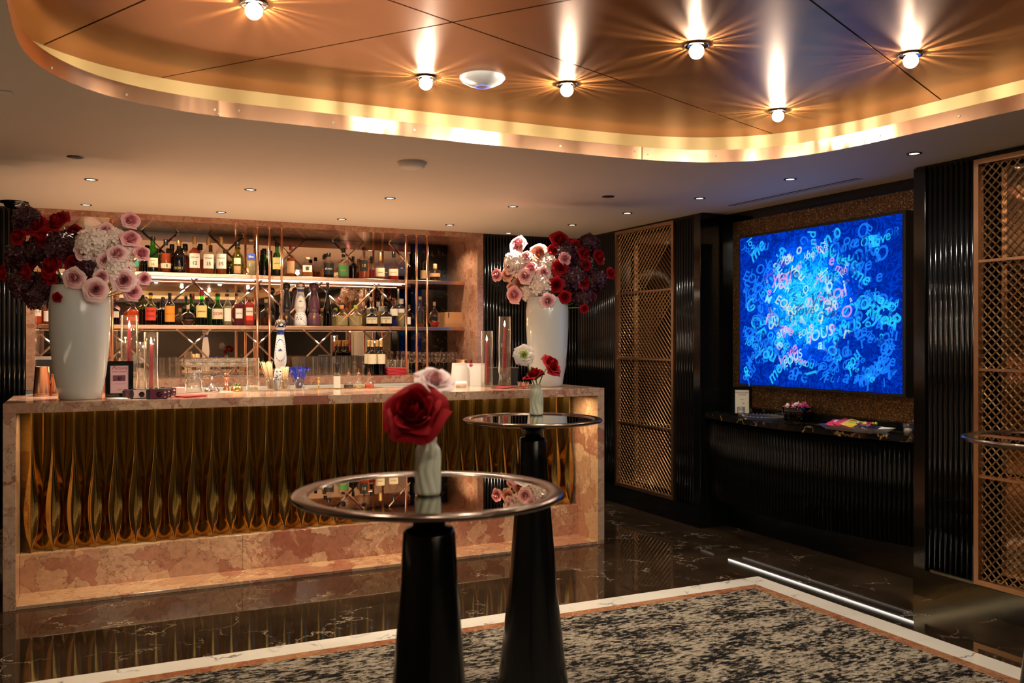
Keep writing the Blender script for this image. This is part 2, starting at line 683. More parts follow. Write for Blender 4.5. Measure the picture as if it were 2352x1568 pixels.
stroke('stroke_cyan', (.02, .62, 1.0), .42)
stroke('stroke_blue', (.01, .22, 1.0), .42)
stroke('stroke_pale', (.4, .8, 1.0), .55)
stroke('stroke_navy', (.0, .02, .3), .45)
stroke('stroke_pink', (.8, .35, .75), .42)
stroke('stroke_sand', (.65, .8, .6), .42)

# ------------------------------------------------------------------ geometry helpers


class MB:
    def __init__(s):
        s.v, s.f, s.sm = [], [], []

    def add(s, vs, fs, smooth=False):
        k = len(s.v)
        s.v += [tuple(p) for p in vs]
        s.f += [tuple(i + k for i in f) for f in fs]
        s.sm += [smooth] * len(fs)
        return s

    def box(s, x0, x1, y0, y1, z0, z1):
        vs = [(x, y, z) for z in (z0, z1) for y in (y0, y1) for x in (x0, x1)]
        return s.add(vs, [(0, 2, 3, 1), (4, 5, 7, 6), (0, 1, 5, 4), (2, 6, 7, 3), (0, 4, 6, 2), (1, 3, 7, 5)])

    def cbox(s, x0, x1, y0, y1, z0, z1, b=.003):
        """box with chamfered vertical+horizontal edges through an octagonal-ish stack"""
        b = min(b, (x1 - x0) / 3, (y1 - y0) / 3, (z1 - z0) / 3)

        def ring(i, z):
            return [(x0 + i + 0 * b, y0 + i + b, z), (x0 + i + b, y0 + i, z), (x1 - i - b, y0 + i, z), (x1 - i, y0 + i + b, z), (x1 - i, y1 - i - b, z), (x1 - i - b, y1 - i, z), (x0 + i + b, y1 - i, z), (x0 + i, y1 - i - b, z)]
        rings = [ring(b * .6, z0), ring(0, z0 + b), ring(0, z1 - b), ring(b * .6, z1)]
        vs = sum(rings, [])
        fs = []
        for k in range(3):
            for j in range(8):
                a, c = k * 8 + j, k * 8 + (j + 1) % 8
                fs.append((a, c, c + 8, a + 8))
        fs.append(tuple(range(7, -1, -1)))
        fs.append(tuple(24 + j for j in range(8)))
        return s.add(vs, fs)

    def lathe(s, prof, n=24, c=(0, 0, 0), sq=0, smooth=True, sx=1, sy=1, cap=False):
        vs = []
        for r, z in prof:
            for j in range(n):
                a = 2 * PI * j / n + (PI / n if sq else 0)
                ca, sa = math.cos(a), math.sin(a)
                k = 1
                if sq:
                    k = 1 / ((abs(ca) ** sq + abs(sa) ** sq) ** (1 / sq))
                vs.append((c[0] + r * k * ca * sx, c[1] + r * k * sa * sy, c[2] + z))
        fs = []
        for i in range(len(prof) - 1):
            for j in range(n):
                a, b = i * n + j, i * n + (j + 1) % n
                fs.append((a, b, b + n, a + n))
        s.add(vs, fs, smooth)
        if cap:
            k = len(s.v) - len(vs)
            s.f.append(tuple(k + j for j in range(n - 1, -1, -1)))
            s.f.append(tuple(k + (len(prof) - 1) * n + j for j in range(n)))
            s.sm += [False, False]
        return s

    def tube(s, pts, r, n=8, smooth=True, caps=True):
        pts = [Vector(p) for p in pts]
        vs = []
        for i, p in enumerate(pts):
            d = (pts[min(i + 1, len(pts) - 1)] - pts[max(i - 1, 0)]).normalized()
            up = Vector((0, 0, 1)) if abs(d.z) < .9 else Vector((1, 0, 0))
            a = d.cross(up).normalized()
            b = a.cross(d)
            rr = r[i] if isinstance(r, (list, tuple)) else r
            for j in range(n):
                t = 2 * PI * j / n
                vs.append(p + (a * math.cos(t) + b * math.sin(t)) * rr)
        fs = []
        for i in range(len(pts) - 1):
            for j in range(n):
                q, e = i * n + j, i * n + (j + 1) % n
                fs.append((q, e, e + n, q + n))
        if caps:
            fs.append(tuple(range(n - 1, -1, -1)))
            fs.append(tuple((len(pts) - 1) * n + j for j in range(n)))
        return s.add(vs, fs, smooth)

    def poly(s, pts, z0, z1):
        n = len(pts)
        vs = [(x, y, z0) for x, y in pts] + [(x, y, z1) for x, y in pts]
        fs = [tuple(range(n - 1, -1, -1)), tuple(range(n, 2 * n))] + [(i, (i + 1) % n, n + (i + 1) % n, n + i) for i in range(n)]
        return s.add(vs, fs)

    def mesh(s, name):
        me = bpy.data.meshes.new(name)
        me.from_pydata(s.v, [], s.f)
        me.polygons.foreach_set('use_smooth', s.sm)
        me.update()
        return me


def link(name, me, mat=None, parent=None, loc=None, rot=None, label=None, kind=None):
    if mat and not me.materials:
        me.materials.append(M[mat])
    o = bpy.data.objects.new(name, me)
    COL.objects.link(o)
    if parent:
        o.parent = parent
    if loc is not None:
        o.location = loc
    if rot is not None:
        o.rotation_euler = rot
    if label:
        o['label'] = label
    if kind:
        o['kind'] = kind
    return o


def obj(name, mb, mat, parent=None, loc=None, rot=None, label=None, kind=None):
    return link(name, mb.mesh(name), mat, parent, loc, rot, label, kind)


def thing(name, label, cat, loc=(0, 0, 0), rotz=0, group=None):
    o = bpy.data.objects.new(name, None)
    COL.objects.link(o)
    o.empty_display_size = .05
    o.location = loc
    o.rotation_euler = (0, 0, rotz)
    o['label'] = label
    o['category'] = cat
    if group:
        o['group'] = group
    return o


def tag(o, label, cat, group=None):
    o['label'] = label
    o['category'] = cat
    if group:
        o['group'] = group
    return o


def struct(name, mb, mat, parent=None, **k):
    return obj(name, mb, mat, parent, kind='structure', **k)


def dup(root, loc, rotz=None, label=None, group=None):
    r = root.copy()
    COL.objects.link(r)
    r.location = loc
    if rotz is not None:
        r.rotation_euler = (0, 0, rotz)
    if label:
        r['label'] = label
    if group:
        r['group'] = group
    for ch in list(root.children):
        c = ch.copy()
        COL.objects.link(c)
        c.parent = r
        for g in ch.children:
            d = g.copy()
            COL.objects.link(d)
            d.parent = c
    return r


def face_cam(p):
    """rotation about z that turns local -Y towards the camera side"""
    return -math.atan2(p.x, p.y)


def text_mesh(s, size, shear=0, bend=0, fat=0):
    cu = bpy.data.curves.new('lettering', 'FONT')
    cu.body = s
    cu.size = size
    cu.align_x = 'CENTER'
    cu.align_y = 'CENTER'
    cu.shear = shear
    cu.resolution_u = 3
    cu.extrude = size * .02
    cu.offset = fat
    o = bpy.data.objects.new('lettering', cu)
    COL.objects.link(o)
    bpy.context.view_layer.update()
    me = bpy.data.meshes.new_from_object(o.evaluated_get(bpy.context.evaluated_depsgraph_get()))
    bpy.data.objects.remove(o)
    if bend:
        for v in me.vertices:
            x, y, z = v.co
            v.co = ((bend + z) * math.sin(x / bend), y, (bend + z) * math.cos(x / bend) - bend)
    me.name = 'lettering'
    return me


def letter(s, size, parent, loc, mat='ink', rot=(PI / 2, 0, 0), shear=0, bend=0, sx=1):
    me = text_mesh(s, size, shear, bend)
    o = link('lettering', me, mat, parent, loc, rot)
    o.scale = (sx, 1, 1)
    return o


# ================================================================== ROOM
WX = 4.31        # right wall plane
WY = 7.55        # back wall plane
CZ = 2.45        # flat ceiling
NX0, NX1 = -.41, 3.31     # bar niche
# floor: dark polished slabs with hairline joints
floor = struct('floor', MB().box(-3.2, 4.62, -8, WY + .05, -.08, -.012), 'black_matte')
RX0, RX1, RY0, RY1 = -.36, 3.74, -5.8, 4.30
T = .98
xs = [-3.2 + T * i for i in range(9)]
ys = [RY1 - T * 13 + T * j for j in range(18)]


def clip_rects(x0, x1, y0, y1):
    """tile minus the inlay rectangle -> list of rectangles"""
    if x1 <= RX0 or x0 >= RX1 or y1 <= RY0 or y0 >= RY1 - .01:
        return [(x0, x1, y0, y1)]
    out = []
    if x0 < RX0:
        out.append((x0, RX0, y0, y1))
    if x1 > RX1:
        out.append((RX1, x1, y0, y1))
    xa, xb = max(x0, RX0), min(x1, RX1)
    if y1 > RY1 and y0 < RY1 - .01:
        out.append((xa, xb, RY1, y1))
    if y0 < RY0:
        out.append((xa, xb, y0, RY0))
    return out


for i in range(8):
    for j in range(17):
        x0, x1 = xs[i], min(xs[i] + T, 4.62)
        y0, y1 = max(ys[j], -8), min(ys[j] + T, WY)
        if x1 - x0 < .05 or y1 - y0 < .05:
            continue
        for a, b, c, d in clip_rects(x0, x1, y0, y1):
            if b - a < .02 or d - c < .02:
                continue
            g = .0004
            obj('floor_slab', MB().cbox(a + g, b - g, c + g, d - g, -.011, 0, .0003), 'floor_marble', floor)


def frame_strips(name, mat, x0, x1, y0, y1, wd, z, pieces):
    """mitred frame split into slabs, outer rectangle given"""
    def seg(ax, t0, t1, side, mit0, mit1):
        n = max(1, round((t1 - t0) / pieces))
        for k in range(n):
            a = t0 + (t1 - t0) * k / n + .0006
            b = t0 + (t1 - t0) * (k + 1) / n - .0006
            ia = a + (wd if (k == 0 and mit0) else 0)
            ib = b - (wd if (k == n - 1 and mit1) else 0)
            if ax == 'x':
                o, inn = (y1, y1 - wd) if side else (y0, y0 + wd)
                pts = [(a, o), (b, o), (ib, inn), (ia, inn)]
            else:
                o, inn = (x1, x1 - wd) if side else (x0, x0 + wd)
                pts = [(o, a), (o, b), (inn, ib), (inn, ia)]
            obj(name, MB().poly(pts, -.011, z), mat, floor)
    seg('x', x0, x1, 1, 1, 1)
    seg('x', x0, x1, 0, 1, 1)
    seg('y', y0, y1, 1, 1, 1)
    seg('y', y0, y1, 0, 1, 1)


frame_strips('white_border_slab', 'white_marble', RX0, RX1, RY0, RY1, .135, .0003, 1.2)
frame_strips('red_border_slab', 'red_marble', RX0 + .136, RX1 - .136, RY0 + .136, RY1 - .136, .078, .0003, .9)
rug = obj('rug', MB().cbox(RX0 + .216, RX1 - .216, RY0 + .216, RY1 - .216, -.01, .006, .004), 'rug_pile')
tag(rug, 'beige and black mottled inlaid rug framed by white and red marble', 'rug')

# ---- walls
RIBP = .032


def rib_mesh(z0, z1, r=.0155):
    pts = [(-r, .004), (-r, 0)] + [(-r * math.cos(PI * k / 6), -r * math.sin(PI * k / 6)) for k in range(1, 6)] + [(r, 0), (r, .004)]
    n = len(pts)
    vs = [(x, y, z) for z in (z0, z1) for x, y in pts]
    fs = [(i, i + 1, n + i + 1, n + i) for i in range(n - 1)] + [tuple(range(n - 1, -1, -1)), tuple(range(n, 2 * n))]
    m = MB().add(vs, fs, True).mesh('fluted_rib')
    m.polygons[len(fs) - 1].use_smooth = False
    m.polygons[len(fs) - 2].use_smooth = False
    return m


rib_full = rib_mesh(.165, 2.435)


def ribs(parent, p0, p1, nrm_rot, me=None):
    """ribs from p0 to p1 (xy), spaced RIBP"""
    a, b = Vector(p0), Vector(p1)
    L_ = (b - a).length
    n = max(1, int(L_ / RIBP))
    for k in range(n):
        q = a + (b - a) * ((k + .5) / n)
        link('fluted_rib', me or rib_full, 'black_lacquer', parent, (q.x, q.y, 0), (0, 0, nrm_rot))


wb = struct('wall_back', MB().box(NX1 + .001, WX + .3, WY, WY + .9, 0, CZ), 'black_lacquer')
wb2 = struct('wall_back', MB().box(-3.2, NX0 - .001, WY, WY + .9, 0, CZ), 'black_lacquer')
struct('wall_back', MB().box(NX0, NX1, WY + .02, WY + .9, 0, 1.08), 'black_matte')
struct('wall_back', MB().box(NX0, NX1, 8.34, WY + .9, 1.09, CZ), 'black_matte')
ribs(wb, (NX1, WY), (WX, WY), 0)
ribs(wb2, (-1.6, WY), (NX0, WY), 0)
struct('baseboard_back', MB().box(NX1, WX, WY - .02, WY, 0, .16), 'black_gloss')
bb = struct('baseboard_left', MB().box(-1.7, NX0 - .005, WY - .025, WY - .0005, .0005, .03).box(-1.7, NX0 - .005, WY - .025, WY - .0005, .038, .068), 'brass')

# right wall: backing segments around doors and the screen niche
L1a, L1b = 5.93, 6.81      # lattice door 1 (Y range)
L2a, L2b = 2.25, 3.227     # lattice door 2
NYa, NYb = 3.62, 5.59      # screen niche
GX = 4.55
wr = struct('wall_right', MB()
            .box(WX, WX + .4, L1b, WY, 0, CZ).box(WX, WX + .4, L1a, L1b, 2.43, CZ).box(WX + .12, WX + .4, L1a, L1b, 0, CZ)
            .box(WX, WX + .12, L1a, L1b, 0, .16)
            .box(WX, WX + .4, NYb, L1a, 0, CZ)
            .box(WX + .25, WX + .4, NYa, NYb, 0, CZ)
            .box(WX, WX + .4, L2b, NYa, 0, CZ)
            .box(WX + .12, WX + .4, L2a, L2b, 0, CZ).box(WX, WX + .12, L2a, L2b, 0, .15).box(WX, WX + .12, L2a, L2b, 2.425, CZ)
            .box(WX, WX + .4, -8, L2a, 0, CZ), 'black_gloss')
ribs(wr, (WX, L1b + .005), (WX, WY - .02), -PI / 2)
ribs(wr, (WX, NYb + .09), (WX, L1a - .005), -PI / 2)
ribs(wr, (WX, L2b + .005), (WX, NYa - .085), -PI / 2)
struct('baseboard_right', MB().box(WX - .022, WX, L1a - .005, WY - .02, 0, .158).box(WX - .022, WX, NYb, L1a - .005, 0, .16).box(WX - .022, WX, -1.0, NYa, 0, .15), 'black_gloss')
struct('trim_1', MB().cbox(WX - .02, WX, NYb, NYb + .085, .16, CZ - .01), 'black_gloss')
struct('trim_2', MB().cbox(WX - .02, WX, NYa - .08, NYa, .15, CZ - .01), 'black_gloss')
struct('wall_left', MB().box(-3.3, -3.2, -8, WY, 0, CZ), 'dark_wood_wall')
struct('wall_front', MB().box(-3.2, WX + .4, -8.1, -8, 0, CZ), 'dark_wood_wall')

# glitter panel in the screen niche
gp = struct('trim_3', MB().box(GX - .012, GX - .001, 3.66, 5.505, .955, 2.375), 'gold_flake')

# ---- ceiling with the curved cut-out
half = [(-.21, 2.9), (-.213, 3.05), (-.214, 3.25), (-.205, 3.42), (-.183, 3.56), (-.14, 3.69), (-.075, 3.81), (.01, 3.915), (.115, 4.0), (.24, 4.062), (.40, 4.105), (.57, 4.127), (.85, 4.13), (1.3, 4.13), (1.7, 4.13), (2.1, 4.125), (2.45, 4.12), (2.7, 4.105), (2.9, 4.075), (3.07, 4.03), (3.22, 3.955), (3.345, 3.85), (3.44, 3.71), (3.51, 3.54), (3.55, 3.35), (3.575, 3.12), (3.60, 2.85), (3.63, 2.55), (3.65, 2.2), (3.65, 1.6)]
rest = [(3.65, -2), (3.65, -4.7), (3.6, -5.2), (3.4, -5.48), (3.1, -5.6), (2.5, -5.63), (.8, -5.63), (.3, -5.58), (-.02, -5.38), (-.18, -5), (-.21, -4.5), (-.21, -2), (-.21, 1.4)]


def smooth_closed(pts, it=2):
    for _ in range(it):
        q = []
        n = len(pts)
        for i in range(n):
            a, b = pts[i], pts[(i + 1) % n]
            q += [(a[0] * .75 + b[0] * .25, a[1] * .75 + b[1] * .25), (a[0] * .25 + b[0] * .75, a[1] * .25 + b[1] * .75)]
        pts = q
    return pts


curve = smooth_closed(half + rest, 1)
nC = len(curve)


def offset(pts, d):
    out = []
    n = len(pts)
    for i in range(n):
        a, b = Vector(pts[i - 1]), Vector(pts[(i + 1) % n])
        t = (b - a).normalized()
        nrm = Vector((-t.y, t.x))     # points run clockwise -> left is outside
        out.append((pts[i][0] + nrm.x * d, pts[i][1] + nrm.y * d))
    return out


area = sum(curve[i][0] * curve[(i + 1) % nC][1] - curve[(i + 1) % nC][0] * curve[i][1] for i in range(nC))
SGN = 1 if area < 0 else -1
outer = offset(curve, .185 * SGN)
inner_back = offset(curve, .012 * SGN)
PZ = 2.63
# flat ceiling ring built by triangulating the rectangle with a hole
bm = bmesh.new()


def fill_ring(bm, rect, hole, z, up=False):
    r = [bm.verts.new((x, y, z)) for x, y in rect]
    h = [bm.verts.new((x, y, z)) for x, y in hole]
    es = [bm.edges.new((r[i], r[(i + 1) % len(r)])) for i in range(len(r))]
    es += [bm.edges.new((h[i], h[(i + 1) % len(h)])) for i in range(len(h))]
    bmesh.ops.triangle_fill(bm, edges=es, use_beauty=True)


fill_ring(bm, [(-3.3, -8.1), (WX + .4, -8.1), (WX + .4, WY), (-3.3, WY)], curve, CZ)
for f in bm.faces:
    f.normal_update()
    if f.normal.z > 0:
        f.normal_flip()
me = bpy.data.meshes.new('ceiling')
bm.to_mesh(me)
bm.free()
ceiling = link('ceiling', me, 'ceiling_paint', kind='structure')
# top slab above everything
obj('ceiling_slab', MB().box(-3.3, WX + .4, -8.1, WY + .9, 2.78, 2.84), 'black_matte', ceiling)


def strip(pa, za, pb, zb, i0=0, i1=None, closed=True):
    n = len(pa)
    idx = list(range(n)) if closed else [k % n for k in range(i0, i1 + 1)]
    vs = [(*pa[i], za) for i in idx] + [(*pb[i], zb) for i in idx]
    m = len(idx)
    fs = [(k, (k + 1) % m, m + (k + 1) % m, m + k) for k in range(m if closed else m - 1)]
    return vs, fs


# band (fascia) segments, split where the photograph shows joints
def nearest(px, py):
    return min(range(nC), key=lambda i: (curve[i][0] - px) ** 2 + (curve[i][1] - py) ** 2)


cuts = [nearest(-.2, 1.0), nearest(.569, 4.13), nearest(2.75, 4.10), nearest(3.565, 3.28), nearest(3.65, 1.0), nearest(2.0, -5.63), nearest(3.65, -2), nearest(-.2, -2)]
cuts = sorted(set(cuts))
for a, b in zip(cuts, cuts[1:] + [cuts[0] + nC]):
    mb = MB()
    idx = list(range(a, b + 1))
    rows = [[(*curve[i % nC], CZ - .001) for i in idx], [(*curve[i % nC], 2.518) for i in idx], [(*inner_back[i % nC], 2.518) for i in idx], [(*inner_back[i % nC], CZ) for i in idx]]
    m_ = len(idx)
    # tiny end gaps
    for rr in rows:
        rr[0] = tuple(Vector(rr[0]).lerp(Vector(rr[1]), .02))
        rr[-1] = tuple(Vector(rr[-1]).lerp(Vector(rr[-2]), .02))
    for r_ in range(3):
        mb.add(rows[r_] + rows[r_ + 1], [(k, k + 1, m_ + k + 1, m_ + k) for k in range(m_ - 1)], True)
    obj('copper_fascia', mb, 'copper_band', ceiling)
# screws in the fascia
scr = MB().lathe([(0, -.002), (.006, -.002), (.006, 0)], 10).mesh('fascia_screw')
for (u, v) in [(127, 157), (292, 218), (493, 253), (547, 256), (768, 279), (955, 298), (1132, 316), (1295, 333), (1456, 350), (1492, 354), (1645, 360), (1812, 349), (1975, 321), (2013, 311), (2199, 267)]:
    # find where the ray meets the band curve
    best = None
    for k in range(300):
        d = 2.4 + k * .012
        p = at_d(u, v, d)
        i = nearest(p.x, p.y)
        e = (curve[i][0] - p.x) ** 2 + (curve[i][1] - p.y) ** 2
        if best is None or e < best[0]:
            best = (e, i, p)
    e, i, p = best
    a, b = Vector(curve[i - 1]), Vector(curve[(i + 1) % nC])
    t = (b - a).normalized()
    nr = Vector((-t.y, t.x)) * -SGN
    q = Vector(curve[i])
    q = q + t * ((Vector((p.x, p.y)) - q).dot(t))
    o = link('fascia_screw', scr, 'label_cream', ceiling, (q.x + nr.x * .0005, q.y + nr.y * .0005, max(2.46, min(2.51, p.z))))
    o.rotation_euler = Vector((-nr.x, -nr.y, 0)).to_track_quat('Z', 'Y').to_euler()
# cove: ledge, back wall and LED strip
vs, fs = strip(inner_back, CZ + .004, outer, CZ + .004)
obj('cove_ledge', MB().add(vs, fs), 'ceiling_paint', ceiling)
vs, fs = strip(outer, CZ + .004, outer, PZ + .03)
obj('cove_wall', MB().add(vs, fs, True), 'cove_paint', ceiling)
cv0 = offset(curve, .03 * SGN)
cv1 = offset(curve, .045 * SGN)
vs, fs = strip(cv0, CZ + .02, cv1, CZ + .02)
led_cove = obj('cove_light_strip', MB().add(vs, fs), 'led_cove', ceiling)
# copper panels: outline cut by the seams
seams = [((-.156, 3.996), (.183, 3.315)), ((.266, 4.309), (1.22, 3.06)), ((.936, 2.955), (3.572, 3.939)), ((2.252, 2.326), (3.81, 3.035)), ((1.22, 3.06), (2.9, .9)), ((-.3, 2.6), (.6, .6))]
seams = [((-.156, 3.996), (.183, 3.315)), ((.266, 4.309), (1.22, 3.06)), ((.936, 2.955), (3.572, 3.939)), ((2.252, 2.326), (3.81, 3.035)), ((-.3, .9), (3.7, 1.9)), ((-.3, -1.5), (3.7, -.6)), ((-.3, -3.2), (3.7, -4))]
# outlines come from a planar bisect chain
pieces = [outer]


def split_poly(poly, a, b, gap=.004):
    a, b = Vector(a), Vector(b)
    d = (b - a).normalized()
    nn = Vector((-d.y, d.x))

    def half_(sign):
        out = []
        n = len(poly)
        for i in range(n):
            p, q = Vector(poly[i]), Vector(poly[(i + 1) % n])
            dp = sign * (p - a).dot(nn) - gap
            dq = sign * (q - a).dot(nn) - gap
            if dp >= 0:
                out.append(tuple(p))
            if (dp >= 0) != (dq >= 0):
                t = dp / (dp - dq)
                out.append(tuple(p.lerp(q, t)))
        return out
    return [h for h in (half_(1), half_(-1)) if len(h) > 2]


for a, b in seams:
    nxt = []
    for p_ in pieces:
        sp = split_poly(p_, a, b)
        big = []
        for s_ in sp:
            ar = abs(sum(s_[i][0] * s_[(i + 1) % len(s_)][1] - s_[(i + 1) % len(s_)][0] * s_[i][1] for i in range(len(s_)))) / 2
            if ar > .02:
                big.append(s_)
        nxt += big if big else [p_]
    pieces = nxt
for p_ in pieces:
    bm = bmesh.new()
    vs = [bm.verts.new((x, y, PZ)) for x, y in p_]
    f = bm.faces.new(vs)
    f.normal_update()
    if f.normal.z > 0:
        f.normal_flip()
    r = bmesh.ops.extrude_face_region(bm, geom=[f])
    top = [g for g in r['geom'] if isinstance(g, bmesh.types.BMVert)]
    bmesh.ops.translate(bm, verts=top, vec=(0, 0, .02))
    bmesh.ops.recalc_face_normals(bm, faces=bm.faces)
    me = bpy.data.meshes.new('copper_panel')
    bm.to_mesh(me)
    bm.free()
    link('copper_panel', me, 'copper_panel', ceiling)

# cove lights: area lights in the gutter following the visible curve
for i in range(0, nC):
    a, b = Vector(cv0[i]), Vector(cv0[(i + 1) % nC])
    if (b - a).length < .3 and i % 2:
        continue
    c2 = Vector(cv0[(i + 2) % nC]) if (b - a).length < .3 else b
    ln = (c2 - a).length
    mid = (a + c2) / 2
    ang = math.atan2((c2 - a).y, (c2 - a).x)
    light('AREA', (mid.x, mid.y, CZ + .025), .75 * ln, (1, .66, .34), (PI, 0, ang), shape='RECTANGLE', size=ln, size_y=.02)

# ---- marble surround of the bar niche
nf = thing('marble_niche', 'rose marble surround of the lit bottle niche behind the bar', 'niche', (0, 0, 0))
t_ = .06
nf_parts = [
    ('jamb', MB().poly([(NX0, WY - .012), (NX0 + t_, WY - .012), (NX0 + t_, 8.30), (NX0, 8.30)], 1.086, 2.449)),
    ('jamb', MB().poly([(NX1 - t_, WY - .012), (NX1, WY - .012), (NX1, 8.30), (NX1 - t_, 8.30)], 1.086, 2.449)),
    ('soffit', MB().box(NX0 + t_, NX1 - t_, WY - .012, 8.30, 2.405, 2.449)),
    ('ledge', MB().box(NX0 + t_, NX1 - t_, WY - .012, 8.30, 1.086, 1.15))]
for nme, mb in nf_parts:
    obj(nme, mb, 'niche_marble', nf)
# mirror with bevelled diagonal strips
mir = thing('bar_mirror', 'bronze wall mirror with silver diamond lines behind the bottles', 'mirror', (0, 8.30, 0))
MX0, MX1, MZ0, MZ1 = NX0 + t_ + .002, NX1 - t_ - .002, 1.151, 2.404
obj('mirror_panel', MB().box(MX0, 2.86, -.008, -.001, MZ0, MZ1), 'back_mirror', mir)
obj('mirror_panel', MB().box(2.864, MX1, -.008, -.001, MZ0, MZ1), 'black_gold_marble', mir, label='black gold-veined marble panel')
P_ = .555


def clip_seg(x0, z0, x1, z1, X0, X1, Z0, Z1):
    t0, t1 = 0, 1
    dx, dz = x1 - x0, z1 - z0
    for p, q in ((-dx, x0 - X0), (dx, X1 - x0), (-dz, z0 - Z0), (dz, Z1 - z0)):
        if p == 0:
            if q < 0:
                return None
        else:
            t = q / p
            if p < 0:
                t0 = max(t0, t)
            else:
                t1 = min(t1, t)
    if t0 >= t1 - .02:
        return None
    return x0 + dx * t0, z0 + dz * t0, x0 + dx * t1, z0 + dz * t1


for k in range(-8, 9):
    for sgn in (1, -1):
        xa = .85 + P_ * k
        za = 1.977
        c = clip_seg(xa - 3, za - 3 * sgn, xa + 3, za + 3 * sgn, MX0, 2.86, MZ0, MZ1)
        if not c:
            continue
        if abs(c[2] - c[0]) < .04:
            continue
        x0, z0, x1, z1 = c
        d = Vector((x1 - x0, 0, z1 - z0)).normalized()
        nn = Vector((d.z, 0, -d.x)) * .009
        a, b = Vector((x0, 0, z0)), Vector((x1, 0, z1))
        y0, y1 = Vector((0, -.0085, 0)), Vector((0, -.013, 0))
        vs = [a - nn + y0, a + y1, a + nn + y0, b - nn + y0, b + y1, b + nn + y0]
        obj('bevel_strip', MB().add(vs, [(0, 3, 4, 1), (1, 4, 5, 2), (0, 1, 2), (3, 5, 4)]), 'chrome', mir)

# ---- copper shelf system
SY0, SY1 = 7.85, 8.28
sh = thing('shelf_frame', 'copper pole shelf frame with two lit shelves of bottles', 'shelf', (0, 0, 0))
polesx = [on_y(u, 700, 7.84).x for u in (258, 591, 932)]
SX0, SX1 = MX0 + .002, MX1 - .002
for z in (1.585, 2.02):
    s_ = obj('shelf', MB().box(SX0, SX1, SY0 + .012, SY1, z - .012, z), 'copper_brushed', sh)
    obj('shelf_edge', MB().cbox(SX0, SX1, SY0, SY0 + .012, z - .03, z + .001, .002), 'copper', s_)
    obj('light_strip', MB().box(SX0 + .1, SX1 - .45, 8.208, 8.216, z - .018, z - .0125), 'led_cool' if z > 1.9 else 'copper_brushed', s_)
for u in (591, 619, 647, 933, 957, 981, 258):
    yy = {591: 7.70, 601: 8.2, 619: 7.66, 647: 7.62, 933: 7.62, 957: 7.62, 981: 7.62, 258: 7.8}[u]
    p = on_y(u, 700, yy)
    mb = MB().tube([(p.x, yy, 1.151), (p.x, yy, 2.404)], .0105, 14)
    mb.lathe([(.0, .0), (.017, 0), (.017, .006), (.0105, .006)], 14, (p.x, yy, 1.1505))
    mb.lathe([(.0105, -.006), (.017, -.006), (.017, 0), (0, 0)], 14, (p.x, yy, 2.4045))
    obj('pole', mb, 'copper', sh)

# ---- back counter below the niche
bc = thing('back_counter', 'dark steel-fronted back counter behind the bar', 'counter', (0, 0, 0))
obj('body', MB().box(NX0, NX1, 7.1, 7.52, 0, .98), 'black_matte', bc)
obj('worktop', MB().cbox(NX0, NX1, 7.08, 7.52, .981, 1.02), 'steel', bc)
obj('splash_panel', MB().box(NX0, NX1, 7.50, 7.535, 1.021, 1.084), 'steel', bc)
obj('edge_strip', MB().box(NX0, NX1, 7.49, 7.4995, 1.048, 1.056), 'label_white', bc)

# ================================================================== BAR
BX0, BX1, BY0, BY1, BZ = -.407, 3.35, 5.47, 6.24, 1.117
bar = thing('bar_counter', 'long rose marble bar counter with fluted bronze front', 'bar counter', (0, 0, 0))
TH = .055
jm = 1.47
obj('marble_top', MB().cbox(BX0, jm, BY0, BY1, BZ - TH, BZ, .002), 'rose_marble', bar)
obj('marble_top', MB().cbox(jm + .0008, BX1, BY0, BY1, BZ - TH, BZ, .002), 'rose_marble', bar)
obj('side_slab', MB().cbox(BX0, BX0 + .062, BY0, BY1, 0, BZ - TH - .0005, .002), 'rose_marble', bar)
obj('side_slab', MB().cbox(BX1 - .055, BX1, BY0, BY1, 0, BZ - TH - .0005, .002), 'rose_marble', bar)
PY = 5.75
obj('foot_slab', MB().cbox(BX0 + .062, BX1 - .055, BY0 + .012, PY + .01, 0, .02, .002), 'rose_marble', bar)
pl_x = [BX0 + .062, .88, 2.1, BX1 - .055]
for a, b in zip(pl_x, pl_x[1:]):
    obj('plinth_slab', MB().cbox(a + .0006, b - .0006, PY + .004, PY + .098, .02, .238, .0015), 'rose_marble', bar)
obj('core', MB().box(BX0 + .062, BX1 - .055, PY + .10, BY1 - .01, .02, BZ - TH - .001), 'black_matte', bar)
obj('light_strip', MB().box(BX0 + .1, BX1 - .1, 5.565, 5.575, BZ - TH - .006, BZ - TH - .0005), 'led_cove', bar)


# fluted bronze rib: broad wave, each flute swells below the middle and pinches at the foot
def flute(pitch, z0, z1):
    nz = 44
    nx = 32                                  # 10 columns in each groove side, 12 across the blade
    vs = []
    for j in range(nz + 1):
        t = j / nz
        z = z0 + (z1 - z0) * t
        swell = math.exp(-((t - .28) / .24) ** 2)
        wv = .05 + .30 * swell                # half width of the central blade (fraction of pitch)
        if t < .12:
            wv *= .12 + .88 * (t / .12)
        for i in range(nx + 1):
            if i <= 10:
                s = -.5 + (.5 - wv) * i / 10
            elif i < 22:
                s = -wv + 2 * wv * (i - 10) / 12
            else:
                s = wv + (.5 - wv) * (i - 22) / 10
            a = abs(s)
            if a < wv:
                y = -.050 - (.004 + .012 * swell) * (1 - (a / wv) ** 2)
            else:
                y = -.050 * (1 - (a - wv) / (.5 - wv)) ** 1.15
            y -= .0035 * math.exp(-((a - wv) / .02) ** 2)
            vs.append((s * pitch, y, z))
    fs = []
    w_ = nx + 1
    for j in range(nz):
        for i in range(nx):
            q = j * w_ + i
            fs.append((q, q + 1, q + w_ + 1, q + w_))
    return MB().add(vs, fs, True).mesh('bronze_flute')


